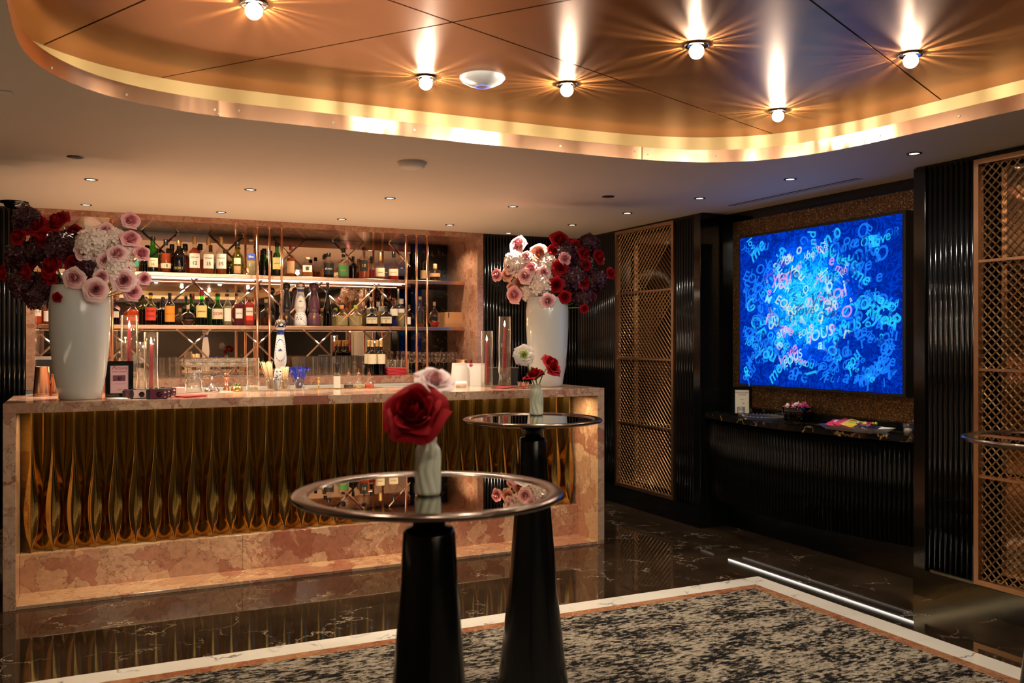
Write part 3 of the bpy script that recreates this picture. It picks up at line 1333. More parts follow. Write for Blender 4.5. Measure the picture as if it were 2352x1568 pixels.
fx0, fx1 = BX0 + .064, BX1 - .057
nfl = 33
fm = flute((fx1 - fx0) / nfl, .239, BZ - TH - .001)
for k in range(nfl):
    link('bronze_flute', fm, 'bronze_flute', bar, (fx0 + (fx1 - fx0) * (k + .5) / nfl, PY + .086, 0))

# ================================================================== lattice doors


def lattice(y0, y1, z0, z1, bars, label, name='lattice_door'):
    t = thing(name, label, 'door', (WX, (y0 + y1) / 2, 0))
    w2 = (y1 - y0) / 2
    fr = .028
    fx0_, fx1_ = -.03, .012
    obj('frame', MB().box(fx0_, fx1_, -w2, -w2 + fr, z0, z1).box(fx0_, fx1_, w2 - fr, w2, z0, z1).box(fx0_, fx1_, -w2 + fr, w2 - fr, z0, z0 + fr).box(fx0_, fx1_, -w2 + fr, w2 - fr, z1 - fr, z1), 'copper_brushed', t)
    obj('mirror_back', MB().box(.085, .09, -w2 + .002, w2 - .002, z0 + .002, z1 - .002), 'bronze_mirror', t)
    zs = [z0 + fr] + bars + [z1 - fr]
    for b in bars:
        obj('cross_bar', MB().box(-.024, .004, -w2 + fr, w2 - fr, b - .007, b + .007), 'copper_brushed', t)
    pit = .048
    for a, b in zip(zs, zs[1:]):
        mb = MB()
        n = int((2 * w2 + (b - a)) / pit) + 2
        for sg in (1, -1):
            for k in range(-1, n):
                c0 = -w2 - (b - a) * (1 if sg > 0 else 0) + k * pit
                for off in (-.0035, .0035):
                    if sg > 0:
                        c = clip_seg(c0 + off, a, c0 + off + (b - a), b, -w2 + fr, w2 - fr, a, b)
                    else:
                        c = clip_seg(c0 + off + (b - a) * 0, b, c0 + off + (b - a), a, -w2 + fr, w2 - fr, a, b)
                    if not c:
                        continue
                    xo = -.006 + sg * .0012
                    mb.tube([(xo, c[0], c[1]), (xo, c[2], c[3])], .0017, 4, caps=False)
        obj('wire_mesh', mb, 'brass_wire', t, kind='stuff')
    return t


pbr('brass_wire', (.50, .34, .18), .25, 1)
lattice(L1a, L1b, .163, 2.43, [.732, 1.30, 1.877], 'far copper framed wire lattice door nearest the bar end')
lattice(L2a, L2b, .155, 2.42, [.732, 1.30, 1.877], 'near copper framed wire lattice door at the right edge')

# ================================================================== wall screen
scr_t = thing('wall_screen', 'large backlit blue abstract lettering screen in a black frame', 'screen', (4.4575, 4.58, 1.678))
sw, shh = .74, .5475
obj('casing', MB().cbox(0, .08, -sw - .02, sw + .02, -shh - .02, shh + .02, .004), 'black_matte', scr_t)
sc_ = obj('display', MB().box(-.002, -.0003, -sw, sw, -shh, shh), 'screen_art', scr_t)
rs = random.Random(3)
words = ['love', 'you', 'and', 'are', 'OR', 'EOUS', 'me', 'lo', 've', 'O', 'e', 'l', 'S', 'a', 'n', 'o', 'C', 'OR', 'you', 'love', '8', 'ou', 'f', 'g', 'be', 'M', 'W', 'i', 'r', 'h']
tm_cache = {}
for k in range(420):
    s_ = rs.choice(words)
    yy = rs.uniform(-sw + .05, sw - .05)
    zz = rs.uniform(-shh + .06, shh - .06)
    rr = ((yy - .07) / .42) ** 2 + ((zz - .04) / .42) ** 2
    if rr < 1:
        mt = rs.choice(['stroke_cyan', 'stroke_cyan', 'stroke_pale', 'stroke_navy', 'stroke_navy', 'stroke_pink', 'stroke_sand', 'stroke_cyan'])
        sz = rs.uniform(.04, .13)
    else:
        mt = rs.choice(['stroke_blue', 'stroke_blue', 'stroke_navy', 'stroke_cyan', 'stroke_blue', 'stroke_navy'])
        sz = rs.uniform(.06, .15)
    lim = sz * (.12 + .34 * len(s_))
    yy = max(-sw + lim, min(sw - lim, yy))
    if s_ not in tm_cache:
        tm_cache[s_] = {}
    if mt not in tm_cache[s_]:
        m_ = text_mesh(s_, 1.0, .25, fat=.018)
        m_.materials.append(M[mt])
        tm_cache[s_][mt] = m_
    o = link('lettering', tm_cache[s_][mt], None, sc_, (-.0025 - .000002 * k, yy, zz))
    # faces -X; text x runs towards -Y so that it reads left to right
    o.rotation_euler = (Matrix(((0, 0, -1), (-1, 0, 0), (0, 1, 0))) @ Matrix.Rotation(rs.gauss(0, .6), 3, 'Z')).to_euler()
    o.scale = (sz, sz, .004)

# ================================================================== side counter
cpts = []
for k in range(25):
    t = k / 24
    cpts.append((4.33 - .155 * math.sin(PI * t) ** .9, NYa + .004 + (NYb - NYa - .008) * t))


def counter_poly(inset):
    return [(x + inset, y) for x, y in cpts] + [(GX - .014, NYb - .004), (GX - .014, NYa + .004)]


sc = thing('side_counter', 'curved black gold-veined marble counter on a black fluted drum', 'counter', (0, 0, 0))
obj('marble_top', MB().poly(counter_poly(0)[::-1], .862, .9), 'black_gold_marble', sc)
obj('drum', MB().poly(counter_poly(.045)[::-1], .25, .855), 'drum_black', sc)
rib_d = rib_mesh(.25, .855, .0135)
ln = 0
pp = [Vector((x + .045, y)) for x, y in cpts]
tot = sum((pp[i + 1] - pp[i]).length for i in range(24))
nr_ = int(tot / .03)
for k in range(nr_):
    tgt = tot * (k + .5) / nr_
    acc = 0
    for i in range(24):
        l_ = (pp[i + 1] - pp[i]).length
        if acc + l_ >= tgt:
            q = pp[i].lerp(pp[i + 1], (tgt - acc) / l_)
            d = pp[i + 1] - pp[i]
            break
        acc += l_
    link('fluted_rib', rib_d, 'drum_black', sc, (q.x, q.y, 0), (0, 0, math.atan2(d.y, d.x) + PI))
obj('light_strip', MB().box(4.487, 4.495, 3.75, 5.5, .242, .249), 'led_toe', sc)
obj('back_lip', MB().box(GX - .06, GX - .013, NYa + .02, NYb - .02, .901, .953), 'black_gloss', sc)
light('AREA', (4.49, 4.6, .238), .7, (1, .9, .75), (0, 0, PI / 2), shape='RECTANGLE', size=1.8, size_y=.012)

# ================================================================== ceiling fittings


def globe(loc, label, grp):
    t = thing('ceiling_bulb', label, 'ceiling light', loc, random.random(), grp)
    mb = MB().lathe([(.0, .0), (.030, .0), (.044, -.002), (.049, -.005), (.049, -.008), (.044, -.009), (.032, -.006), (.026, -.004)], 32)
    obj('trim_ring', mb, 'chrome', t)
    # added chrome prongs hidden in the globe, shaped to throw rays across the ceiling
    mb = MB()
    for k in range(26):
        a = 2 * PI * (k + random.uniform(-.25, .25)) / 26
        ca, sa = math.cos(a), math.sin(a)
        h = .0034 * random.uniform(.3, 1.1)
        r0, r1 = .014, .017
        z0, z1 = -.050, -.004
        vs = []
        for z in (z0, z1):
            for r, sgn in ((r0, -1), (r1, -1), (r1, 1), (r0, 1)):
                vs.append((r * ca - sgn * h * sa * .5, r * sa + sgn * h * ca * .5, z))
        mb.add(vs, [(3, 2, 1, 0), (4, 5, 6, 7), (0, 1, 5, 4), (1, 2, 6, 5), (2, 3, 7, 6), (3, 0, 4, 7)])
    obj('ray_prongs', mb, 'chrome', t)
    mb = MB().lathe([(.0, -.056)] + [(.029 * math.sin(PI - PI * k / 14), -.028 + .029 * math.cos(PI - PI * k / 14)) for k in range(1, 12)] + [(.016, -.004)], 20)
    obj('glass_globe', mb, 'bulb_glow', t)
    light('POINT', (loc[0], loc[1], loc[2] - .027), GLOBE_W, WHITE, shadow_soft_size=.0012).parent = None
    return t


gl_px = [(583, 8, 'frosted globe bulb nearest the camera at top left of copper ceiling'),
         (978, 178, 'frosted globe bulb just left of the white ceiling disc'),
         (1302, 194, 'frosted globe bulb just right of the white ceiling disc'),
         (1600, 103, 'frosted globe bulb in the middle of the copper ceiling with strong rays'),
         (1787, 255, 'frosted globe bulb lowest in view near the right curve of fascia'),
         (2092, 125, 'frosted globe bulb furthest right beside the seam')]
for u, v, lb in gl_px:
    p = on_z(u, v, PZ)
    globe(p, lb, 'globe bulbs in the copper ceiling')
GB = 'globe bulbs in the copper ceiling behind the camera'
for x, y, gq in [(.2, 2.1, 'first at left just overhead'), (1.15, 2.0, 'second just overhead'), (.45, .9, 'over the left side'), (1.3, .6, 'over the centre'), (2.4, 1.3, 'right of centre'), (3.2, 1.5, 'nearest the near lattice door'), (1.9, -.2, 'near the middle of the oval'), (.6, -.6, 'left of the middle of the oval'), (2.9, -.4, 'right of the middle of the oval'), (1.2, -1.8, 'third ring left'), (2.4, -2.0, 'third ring right'), (.3, -3.0, 'far ring left'), (1.8, -3.3, 'far ring centre'), (3.1, -3.0, 'far ring right'), (1.0, -4.6, 'rear end left'), (2.5, -4.6, 'rear end right')]:
    globe((x, y, PZ), 'frosted globe bulb behind the viewpoint, ' + gq, GB)

pbr('ring_black', (.015, .013, .012), .25)


def downlight(x, y, label, power=DOWN_W, r=.037, spot=1.9, col=WHITE, blend=.6):
    t = thing('downlight', label, 'ceiling light', (x, y, CZ), 0, 'recessed downlights')
    obj('trim_ring', MB().lathe([(.026, -.0005), (.027, -.004), (r, -.004), (r + .003, 0)], 28), 'ring_black', t)
    obj('lens', MB().lathe([(0, -.0015), (.0265, -.0015)], 24), 'down_lens', t)
    light('SPOT', (x, y, CZ - .006), power, col, (0, 0, 0), spot_size=spot, spot_blend=blend, shadow_soft_size=.022)


dls = [(209, 413, 'downlight over the left end of the bar front, above the left vase'),
       (575, 436, 'downlight over the bar, second from the left of the front row'),
       (896, 456, 'downlight over the bar, third from the left of the front row'),
       (1178, 475, 'downlight over the bar with a glow around it above the right vase'),
       (198, 471, 'downlight by the marble niche above the dark roses'),
       (508, 488, 'downlight by the marble niche above the scotch bottles'),
       (785, 504, 'downlight by the marble niche above the middle bay'),
       (1033, 517, 'downlight by the marble niche above its right end'),
       (1314, 517, 'downlight in front of the far black corner by the red roses'),
       (1441, 490, 'downlight in front of the far lattice door'),
       (1607, 456, 'downlight in front of the black pilaster left of the screen'),
       (1815, 412, 'downlight in front of the blue screen beside the slot vent'),
       (2100, 353, 'downlight furthest right near the near lattice door')]
for k, (u, v, lb) in enumerate(dls):
    p = on_z(u, v, CZ)
    pw = DOWN_W
    if k in (0, 1, 2, 3):
        pw = DOWN_W * (2.4, 1.6, 1.6, 1.5)[k]
    if k >= 8:
        pw = DOWN_W * .25
    downlight(p.x, p.y, lb, pw)
p = on_z(1168, 536, CZ)
downlight(p.x, p.y, 'small downlight against the black fluted wall right of the marble niche', 3, .03)
for x, y, gq in [(-1.5, 2.0, 'left middle'), (-1.5, 4.2, 'left near the bar end'), (-2.2, 0, 'far left'), (.5, -7, 'rear left'), (2.8, -7, 'rear right')]:
    downlight(x, y, 'added fill downlight outside the view, ' + gq, DOWN_W * .7)  # unseen lamps added as general fill light
for (u, v, lb) in [(173, 361, 'black disc ceiling speaker at the left above the bar'), (1397, 452, 'black disc ceiling speaker above the right vase')]:
    p = on_z(u, v, CZ)
    t = thing('ceiling_speaker', lb, 'speaker', p)
    obj('grille', MB().lathe([(0, -.004), (.03, -.005), (.038, -.003), (.04, 0)], 28), 'black_matte', t)
    obj('rim', MB().lathe([(.038, -.002), (.041, -.0035), (.043, 0)], 28), 'ring_black', t)
p = on_z(946, 374, CZ)
t = thing('ceiling_detector', 'beige round ceiling sensor on the flat ceiling', 'detector', p)
obj('body', MB().lathe([(.0, -.034), (.055, -.034), (.07, -.028), (.078, -.008), (.08, -.0005)], 36), 'beige_plastic', t)
obj('base_plate', MB().lathe([(.08, -.008), (.083, -.004), (.083, 0)], 36), 'beige_plastic', t)
p = on_z(1108, 178, PZ)
t = thing('access_point', 'white saucer-shaped wireless disc with a blue ring', 'wireless disc', p)
obj('housing', MB().lathe([(0, -.046), (.028, -.045), (.06, -.036), (.09, -.02), (.102, -.006), (.1, 0)], 48), 'white_plastic', t)
obj('status_ring', MB().lathe([(.030, -.0455), (.0315, -.0462), (.033, -.045)], 40), 'blue_ring', t)
p = on_z(33, 464, CZ)
t = thing('dome_camera', 'black dome camera on the ceiling above the dark roses', 'camera', p)
obj('base', MB().lathe([(.092, 0), (.09, -.012), (.07, -.016)], 32), 'black_gloss', t)
obj('dome', MB().lathe([(.07, -.014), (.065, -.03), (.045, -.045), (0, -.052)], 32), 'black_glass', t)
p = on_z(8, 211, CZ)
t = thing('ceiling_plate', 'small white rectangular ceiling plate at the left edge', 'plate', (p.x - .03, p.y, CZ))
obj('plate', MB().cbox(-.06, .06, -.022, .022, -.006, 0), 'white_plastic', t)
# slot diffuser
a = on_z(1665, 472, CZ)
b = on_z(1990, 412, CZ)
sv = thing('slot_vent', 'long dark double slot air vent in front of the blue screen', 'vent', ((a.x + b.x) / 2, (a.y + b.y) / 2, CZ))
ln = abs(a.y - b.y)
for dx in (-.016, .016):
    obj('slot', MB().box(dx - .0065, dx + .0065, -ln / 2, ln / 2, -.0015, 0), 'black_matte', sv)
obj('flange', MB().box(-.006, .006, -ln / 2, ln / 2, -.0025, 0), 'ceiling_paint', sv)

# ================================================================== tables


def table(x, y, label, z=1.13, R=.29):
    t = thing('cocktail_table', label, 'table', (x, y, 0), 0, 'round cocktail tables')
    prof = [(R - .038, z - .004), (R - .036, z - .001), (R - .03, z + .001), (R - .012, z + .003), (R - .003, z), (R, z - .005), (R - .004, z - .011), (R - .02, z - .0145)]
    obj('rim', MB().lathe(prof, 96), 'table_rim', t)
    obj('glass_top', MB().lathe([(0, z - .0035), (R - .037, z - .0035)], 96), 'table_glass', t)
    obj('underside', MB().lathe([(R - .004, z - .0112), (R - .05, z - .021), (.12, z - .03), (.062, z - .034), (.05, z - .045), (.036, z - .066), (.034, z - .075)], 64), 'table_black', t)
    body = [(.034, z - .074), (.052, z - .08), (.056, z - .09), (.062, z - .2), (.078, .72), (.105, .4), (.135, .12), (.15, .02), (.152, 0), (0, 0)]
    obj('pedestal', MB().lathe(body, 64), 'table_black', t)
    return t


T1 = (.663, 1.80)
T2 = (1.673, 3.30)
T3 = (2.87, 1.85)
table(*T1, 'nearest round cocktail table holding the large red rose')
table(*T2, 'round cocktail table behind, holding two red roses and a white ranunculus')
table(*T3, 'round cocktail table cut off by the right edge of the photo')

# ================================================================== flowers


def petal_mesh(mb, phi, half, r, h0, h1, curl, rs, nu=7, nv=6, wav=.06):
    vs = []
    tw = rs.uniform(-.12, .12)
    pk = rs.uniform(.85, 1.1)
    for j in range(nv + 1):
        v = j / nv
        for i in range(nu + 1):
            u = 2 * i / nu - 1
            width = half * (.45 + .55 * math.sin(PI * min(1, v * .62 + .12)))
            a = phi + u * width + tw * v
            rho = r * (.30 + .70 * math.sin(min(1, v * 1.05) * PI / 2)) * (1 + .08 * u)
            tip = 1 - .42 * abs(u) ** 2.2 * v
            z = h0 + (h1 - h0) * (v ** 1.1) * tip * pk + .045 * u * v
            if v > .7:
                k = (v - .7) / .3
                rho += curl * r * k ** 1.6 * (1 + .25 * abs(u))
                z -= curl * r * .7 * k ** 2.4
            rho *= 1 + wav * math.sin(3.3 * u + phi * 5) * v * v
            vs.append((rho * math.cos(a), rho * math.sin(a), z))
    fs = []
    w_ = nu + 1
    for j in range(nv):
        for i in range(nu):
            q = j * w_ + i
            fs.append((q, q + 1, q + w_ + 1, q + w_))
    mb.add(vs, fs, True)


def rose_layers(seed, open_=1.0):
    rs = random.Random(seed)
    L_ = []
    lay = [(.09, 2, -.15), (.17, 3, -.12), (.26, 3, -.06), (.36, 4, .0), (.47, 4, .06), (.59, 5, .12), (.72, 5, .2), (.84, 5, .28)]
    off = 0
    for i, (r, n, curl) in enumerate(lay):
        off += rs.uniform(.4, .9)
        for k in range(n):
            phi = off + 2 * PI * k / n + rs.uniform(-.12, .12)
            half_ = PI / n * (1.35 if n > 2 else 1.0)
            L_.append((phi, half_, r * open_ * rs.uniform(.95, 1.06), -.55 + .015 * i, .50 - .045 * i - (.06 * (i - 4) if i > 4 else 0) + rs.uniform(-.04, .04), curl * open_))
    return L_, rs


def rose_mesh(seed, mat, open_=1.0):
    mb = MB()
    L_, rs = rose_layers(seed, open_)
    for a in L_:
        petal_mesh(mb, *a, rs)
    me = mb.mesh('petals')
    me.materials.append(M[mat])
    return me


def ranunculus_mesh(seed, mat):
    rs = random.Random(seed)
    mb = MB()
    off = 0
    for i in range(9):
        r = .12 + .105 * i
        n = 4 + i // 2
        off += .5
        for k in range(n):
            petal_mesh(mb, off + 2 * PI * k / n, PI / n * 1.3, r, -.4 + .01 * i, .35 - .06 * i + rs.uniform(-.03, .03), .06 + .02 * i, rs, 5, 4, .03)
    me = mb.mesh('petals')
    me.materials.append(M[mat])
    return me


def hydrangea_mesh(seed, mat, n=130):
    rs = random.Random(seed)
    mb = MB()
    for k in range(n):
        zf = 1 - 2 * (k + .5) / n
        a = k * 2.39996
        rr = math.sqrt(1 - zf * zf)
        d = Vector((rr * math.cos(a), rr * math.sin(a), zf))
        c = d * rs.uniform(.84, 1.0)
        up = Vector((0, 0, 1)) if abs(d.z) < .9 else Vector((1, 0, 0))
        e1 = d.cross(up).normalized()
        e2 = d.cross(e1)
        rot = rs.uniform(0, PI / 2)
        d2 = (d + Vector((rs.uniform(-.6, .6), rs.uniform(-.6, .6), rs.uniform(-.6, .6)))).normalized()
        sz = rs.uniform(.24, .31)
        for q in range(4):
            t = rot + q * PI / 2
            f1 = d2.cross(e2).normalized()
            f2 = d2.cross(f1)
            ax = f1 * math.cos(t) + f2 * math.sin(t)
            bx = f1 * -math.sin(t) + f2 * math.cos(t)
            vs = [c, c + ax * sz * .55 + bx * sz * .42 + d2 * sz * .12, c + ax * sz * 1.0 + bx * sz * .2 + d2 * sz * .02, c + ax * sz * 1.0 - bx * sz * .2 + d2 * sz * .1, c + ax * sz * .55 - bx * sz * .42 + d2 * sz * .2]
            mb.add(vs, [(0, 1, 2), (0, 2, 3), (0, 3, 4)], False)
    mb.lathe([(0, -.62), (.4, -.45), (.6, -.1), (.58, .3), (.3, .56), (0, .64)], 12)
    me = mb.mesh('florets')
    me.materials.append(M[mat])
    return me


ROSES = {}
for mt in ('red_rose', 'shaded_red_rose', 'pink_rose', 'blush_rose', 'salmon_rose'):
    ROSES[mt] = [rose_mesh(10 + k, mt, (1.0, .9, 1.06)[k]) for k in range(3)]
HYD = {mt: [hydrangea_mesh(k, mt) for k in range(2)] for mt in ('hydrangea_white', 'hydrangea_dark')}
calyx = MB()
for k in range(5):
    a = 2 * PI * k / 5
    ca, sa = math.cos(a), math.sin(a)
    calyx.add([(.02 * ca - .09 * sa, .02 * sa + .09 * ca, -.55), (.02 * ca + .09 * sa, .02 * sa - .09 * ca, -.55), (.5 * ca, .5 * sa, -.5), (.72 * ca, .72 * sa, -.28)], [(0, 1, 2), (0, 2, 3), (1, 3, 2)])
calyx.lathe([(0, -.72), (.12, -.66), (.14, -.55), (.0, -.5)], 8)
calyx_me = calyx.mesh('calyx')
calyx_me.materials.append(M['leaf_green'])


def bloom(kind, mat, pos, r, label, cat, group, face, anchor, var=0, stem=True):
    """a flower: bloom (own mesh), calyx, stem running back to the vase mouth"""
    t = thing(kind, label, cat, pos, 0, group)
    t.rotation_euler = Vector(face).normalized().to_track_quat('Z', 'Y').to_euler()
    if kind == 'hydrangea':
        me = HYD[mat][var % 2]
        o = link('florets', me, None, t)
    elif kind == 'ranunculus':
        me = RAN[mat]
        o = link('petals', me, None, t)
    else:
        me = ROSES[mat][var % 3]
        o = link('petals', me, None, t)
        c = link('calyx', calyx_me, None, t)
        c.scale = (r, r, r)
    o.scale = (r, r, r)
    if stem:
        inv = (Matrix.Translation(pos) @ t.rotation_euler.to_matrix().to_4x4()).inverted()
        a = Vector((0, 0, -.6 * r))
        m1 = Vector((0, 0, -.6 * r - .03))
        e = inv @ Vector(anchor)
        pts = [a, a.lerp(m1, .5), m1.lerp(e, .25), m1.lerp(e, .6), e]
        obj('stem', MB().tube(pts, .0028 if r < .06 else .004, 6), 'stem_green', t)
    return t


RAN = {'pale_pink': ranunculus_mesh(5, 'pale_pink'), 'cream_petal': ranunculus_mesh(6, 'cream_petal')}


def big_vase(p, label, H, Rt, Rm, Rb):
    t = thing('ceramic_vase', label, 'vase', p)
    prof = [(0, 0), (Rb * .93, 0), (Rb, .006), (Rb * 1.07, H * .08), (Rb * 1.22, H * .22), (Rm * .95, H * .45), (Rm, H * .68), (Rm * 1.0, H * .85), (Rt, H), (Rt - .008, H), (Rt - .012, H * .85), (Rm - .02, H * .6), (Rb, .2), (0, .2)]
    obj('body', MB().lathe(prof, 64), 'white_ceramic', t)
    return t


VL = on_z(184, 917, BZ)
VLd = depth(VL)
big_vase(VL, 'tall white vase of roses at the left end of the bar', .655, .150, .163, .113)
VR = on_z(1257, 888, BZ)
VRd = depth(VR)
big_vase(VR, 'tall white vase of roses at the right end of the bar', .66, .150, .158, .112)

POS = {0: 'top', 1: 'upper', 2: 'middle', 3: 'lower'}
CAMV = Vector((-sT, -cT, 0))
camR = Vector((cT, -sT, 0))


def bouquet(base, bd, H, items, side):
    mouth = base + Vector((0, 0, H - .03))
    cx_u = sum(i[2] for i in items) / len(items)
    ctr = at_d(cx_u, 620, bd)
    names = {}
    for k, (kind, mat, u, v, r, dd, lb) in enumerate(items):
        d = bd + dd
        pos = at_d(u, v, d)
        rad = r * d / FPX
        out = (pos - ctr)
        face = CAMV * 1.0 + camR * out.dot(camR) * 2.0 + Vector((0, 0, 1)) * (out.z * 1.6 + .15)
        rs2 = random.Random(k * 7 + (1 if side == 'left' else 2))
        face += Vector((rs2.uniform(-.25, .25), rs2.uniform(-.25, .25), rs2.uniform(-.2, .25)))
        grp = ('%s in the %s bouquet' % ({'red_rose': 'red roses', 'shaded_red_rose': 'red roses', 'pink_rose': 'pink roses', 'blush_rose': 'pink roses', 'salmon_rose': 'pink roses', 'hydrangea_white': 'white hydrangeas', 'hydrangea_dark': 'dark hydrangeas'}[mat], side))
        anc = mouth + Vector((camR.x, camR.y, 0)) * max(-.1, min(.1, out.dot(camR) * .4)) + Vector((0, 0, -.05))
        bloom(kind, mat, pos, rad * (1.12 if kind == 'rose' else 1.05), lb, kind, grp, face, anc, k)


def Bq(kind, mat, lst):
    return [(kind, mat, *a) for a in lst]


LB = Bq('rose', 'red_rose', [
    (129, 506, 27, -.02, 'dark red rose topmost of the left bouquet'),
    (91, 547, 22, -.03, 'dark red rose below the top one, above the vase left'),
    (80, 515, 22, .02, 'dark red rose half hidden at the upper left of left bouquet'),
    (38, 542, 19, .0, 'dark red rose near the left edge above the niche corner'),
    (167, 603, 21, -.06, 'dark red rose touching the white hydrangea of left bouquet'),
    (113, 609, 25, -.08, 'large bright dark red rose low in the left bouquet'),
    (56, 627, 18, -.05, 'dark red rose low at the left side of left bouquet'),
    (116, 640, 15, -.09, 'small red rose bud-like under the large low red rose'),
    (4, 628, 16, 0, 'red rose sticking out at the left edge of the photo'),
    (130, 684, 10, -.20, 'single small dark red bloom hanging in front of the left vase')])
LB += Bq('rose', 'shaded_red_rose', [
    (167, 534, 20, .03, 'shaded red rose seen from the side beside the pale hydrangea'),
    (69, 597, 20, .02, 'very dark rose in the shade at the left of left bouquet')])
LB += Bq('hydrangea', 'hydrangea_dark', [
    (63, 508, 30, .05, 'dark plum hydrangea at the top left of left bouquet'),
    (143, 572, 38, .0, 'dark plum hydrangea in the middle of the left bouquet'),
    (60, 655, 34, .02, 'dark plum hydrangea low left in the left bouquet'),
    (84, 683, 26, -.02, 'dark plum hydrangea hanging lowest left of the left vase'),
    (201, 624, 27, -.03, 'dark plum hydrangea between red and pink low roses'),
    (110, 655, 30, .0, 'dark plum hydrangea over the vase rim at left'),
    (50, 588, 32, .06, 'dark plum hydrangea at far left in the shade'),
    (100, 575, 36, .06, 'dark plum hydrangea behind the red roses at left')])
LB += Bq('rose', 'pink_rose', [
    (301, 504, 17, .0, 'pink rose topmost right of the left bouquet'),
    (301, 546, 19, -.02, 'pink rose second from top at right of left bouquet'),
    (327, 580, 18, .0, 'pink rose furthest right in the left bouquet'),
    (304, 671, 17, -.04, 'pink rose lowest right of the left bouquet'),
    (332, 640, 13, .0, 'small pink rose beside the upper shelf edge'),
    (292, 604, 14, .03, 'pink rose half hidden in front of the teal label bottle')])
LB += Bq('rose', 'blush_rose', [
    (241, 531, 18, .0, 'blush rose left of the topmost pink rose'),
    (269, 581, 19, -.08, 'blush rose at the centre of the pink half, left bouquet'),
    (191, 577, 20, -.08, 'blush rose at the left edge of the pink half, left bouquet'),
    (241, 598, 15, -.08, 'small blush rose under the large pale hydrangea'),
    (169, 640, 21, -.18, 'pale pink rose over the rim centre of the left vase'),
    (233, 635, 17, -.12, 'blush rose above the lowest one over the vase rim'),
    (220, 665, 22, -.16, 'large blush rose hanging over the right rim of left vase'),
    (285, 645, 23, -.08, 'large blush rose at lower right of the left bouquet')])
LB += Bq('hydrangea', 'hydrangea_white', [
    (214, 562, 36, -.02, 'large cream hydrangea of the left bouquet'),
    (264, 552, 26, .03, 'bright cream hydrangea under the blush rose at top'),
    (293, 572, 22, .03, 'cream hydrangea between the right pink roses'),
    (271, 620, 34, -.02, 'pale hydrangea low in the pink half of left bouquet'),
    (230, 628, 26, .0, 'pale hydrangea behind the low blush roses')])
bouquet(VL, VLd, .655, LB, 'left')
RB = Bq('rose', 'pink_rose', [
    (1188, 561, 18, .0, 'pink rose topmost left of the right bouquet'),
    (1139, 632, 14, .0, 'pink rose furthest left of the right bouquet'),
    (1179, 678, 16, -.03, 'pink rose lowest left of the right bouquet'),
    (1218, 615, 14, -.1, 'deep pink centred rose in the middle of the bright bloom cluster'),
    (1298, 594, 14, -.1, 'single pink rose among the dark hydrangeas')])
RB += Bq('rose', 'salmon_rose', [
    (1240, 582, 20, -.03, 'large salmon rose at the top of the right bouquet'),
    (1194, 650, 18, .0, 'salmon rose low in the pink half of right bouquet'),
    (1173, 662, 12, .02, 'salmon rose peeking behind the lowest left pink rose'),
    (1165, 630, 13, .03, 'salmon rose behind the left hydrangea, right bouquet')])
RB += Bq('rose', 'blush_rose', [
    (1206, 590, 13, -.06, 'blush rose in front of the brightest hydrangea'),
    (1171, 615, 15, -.06, 'blush rose at the left of the bright hydrangea'),
    (1205, 634, 15, -.1, 'blush rose in the centre left of the right bouquet'),
    (1249, 626, 14, -.1, 'blush rose above the low pale hydrangea of right bouquet'),
    (1259, 693, 18, -.17, 'blush rose hanging over the rim of the right vase')])
RB += Bq('hydrangea', 'hydrangea_white', [
    (1186, 606, 28, .0, 'brightest white hydrangea at left of the right bouquet'),
    (1243, 656, 31, -.03, 'pale pink hydrangea over the rim of the right vase'),
    (1257, 610, 25, .0, 'peach hydrangea in the middle of the right bouquet'),
    (1215, 672, 20, .0, 'pale hydrangea at lower left of the right bouquet')])
RB += Bq('rose', 'red_rose', [
    (1288, 550, 20, .0, 'bright red rose topmost of the right bouquet'),
    (1270, 573, 13, -.02, 'small bright red rose below the topmost red one'),
    (1287, 614, 16, -.1, 'red rose at the border of pink and dark, right bouquet'),
    (1277, 655, 16, -.12, 'red rose beside the low pale hydrangea'),
    (1298, 684, 15, -.14, 'red rose over the right rim of the right vase'),
    (1326, 566, 17, .0, 'red rose at the upper right of the right bouquet'),
    (1343, 582, 15, -.03, 'red rose below the upper right one'),
    (1379, 589, 18, .0, 'red rose at far upper right by the fluted wall'),
    (1405, 627, 11, .02, 'red rose furthest right beside the lattice door'),
    (1343, 647, 15, -.08, 'red rose low in the dark half of right bouquet'),
    (1346, 609, 13, -.04, 'red rose in the centre of the dark half'),
    (1363, 682, 9, -.03, 'small red bud low at right of right bouquet'),
    (1343, 710, 9, -.1, 'small red ranunculus-like bud hanging lowest at right')])
RB += Bq('rose', 'shaded_red_rose', [(1329, 619, 11, -.02, 'shaded dark red rose beside the centre one')])
RB += Bq('hydrangea', 'hydrangea_dark', [
    (1301, 584, 25, .0, 'dark hydrangea behind the single pink rose'),
    (1314, 640, 33, -.02, 'dark hydrangea in the middle of the dark half'),
    (1352, 563, 23, .04, 'dark hydrangea at the top right of right bouquet'),
    (1368, 645, 26, .0, 'dark hydrangea at the right of right bouquet'),
    (1340, 682, 24, -.02, 'dark hydrangea lowest in the right bouquet'),
    (1332, 606, 28, .05, 'dark hydrangea behind the red centre roses')])
bouquet(VR, VRd, .66, RB, 'right')


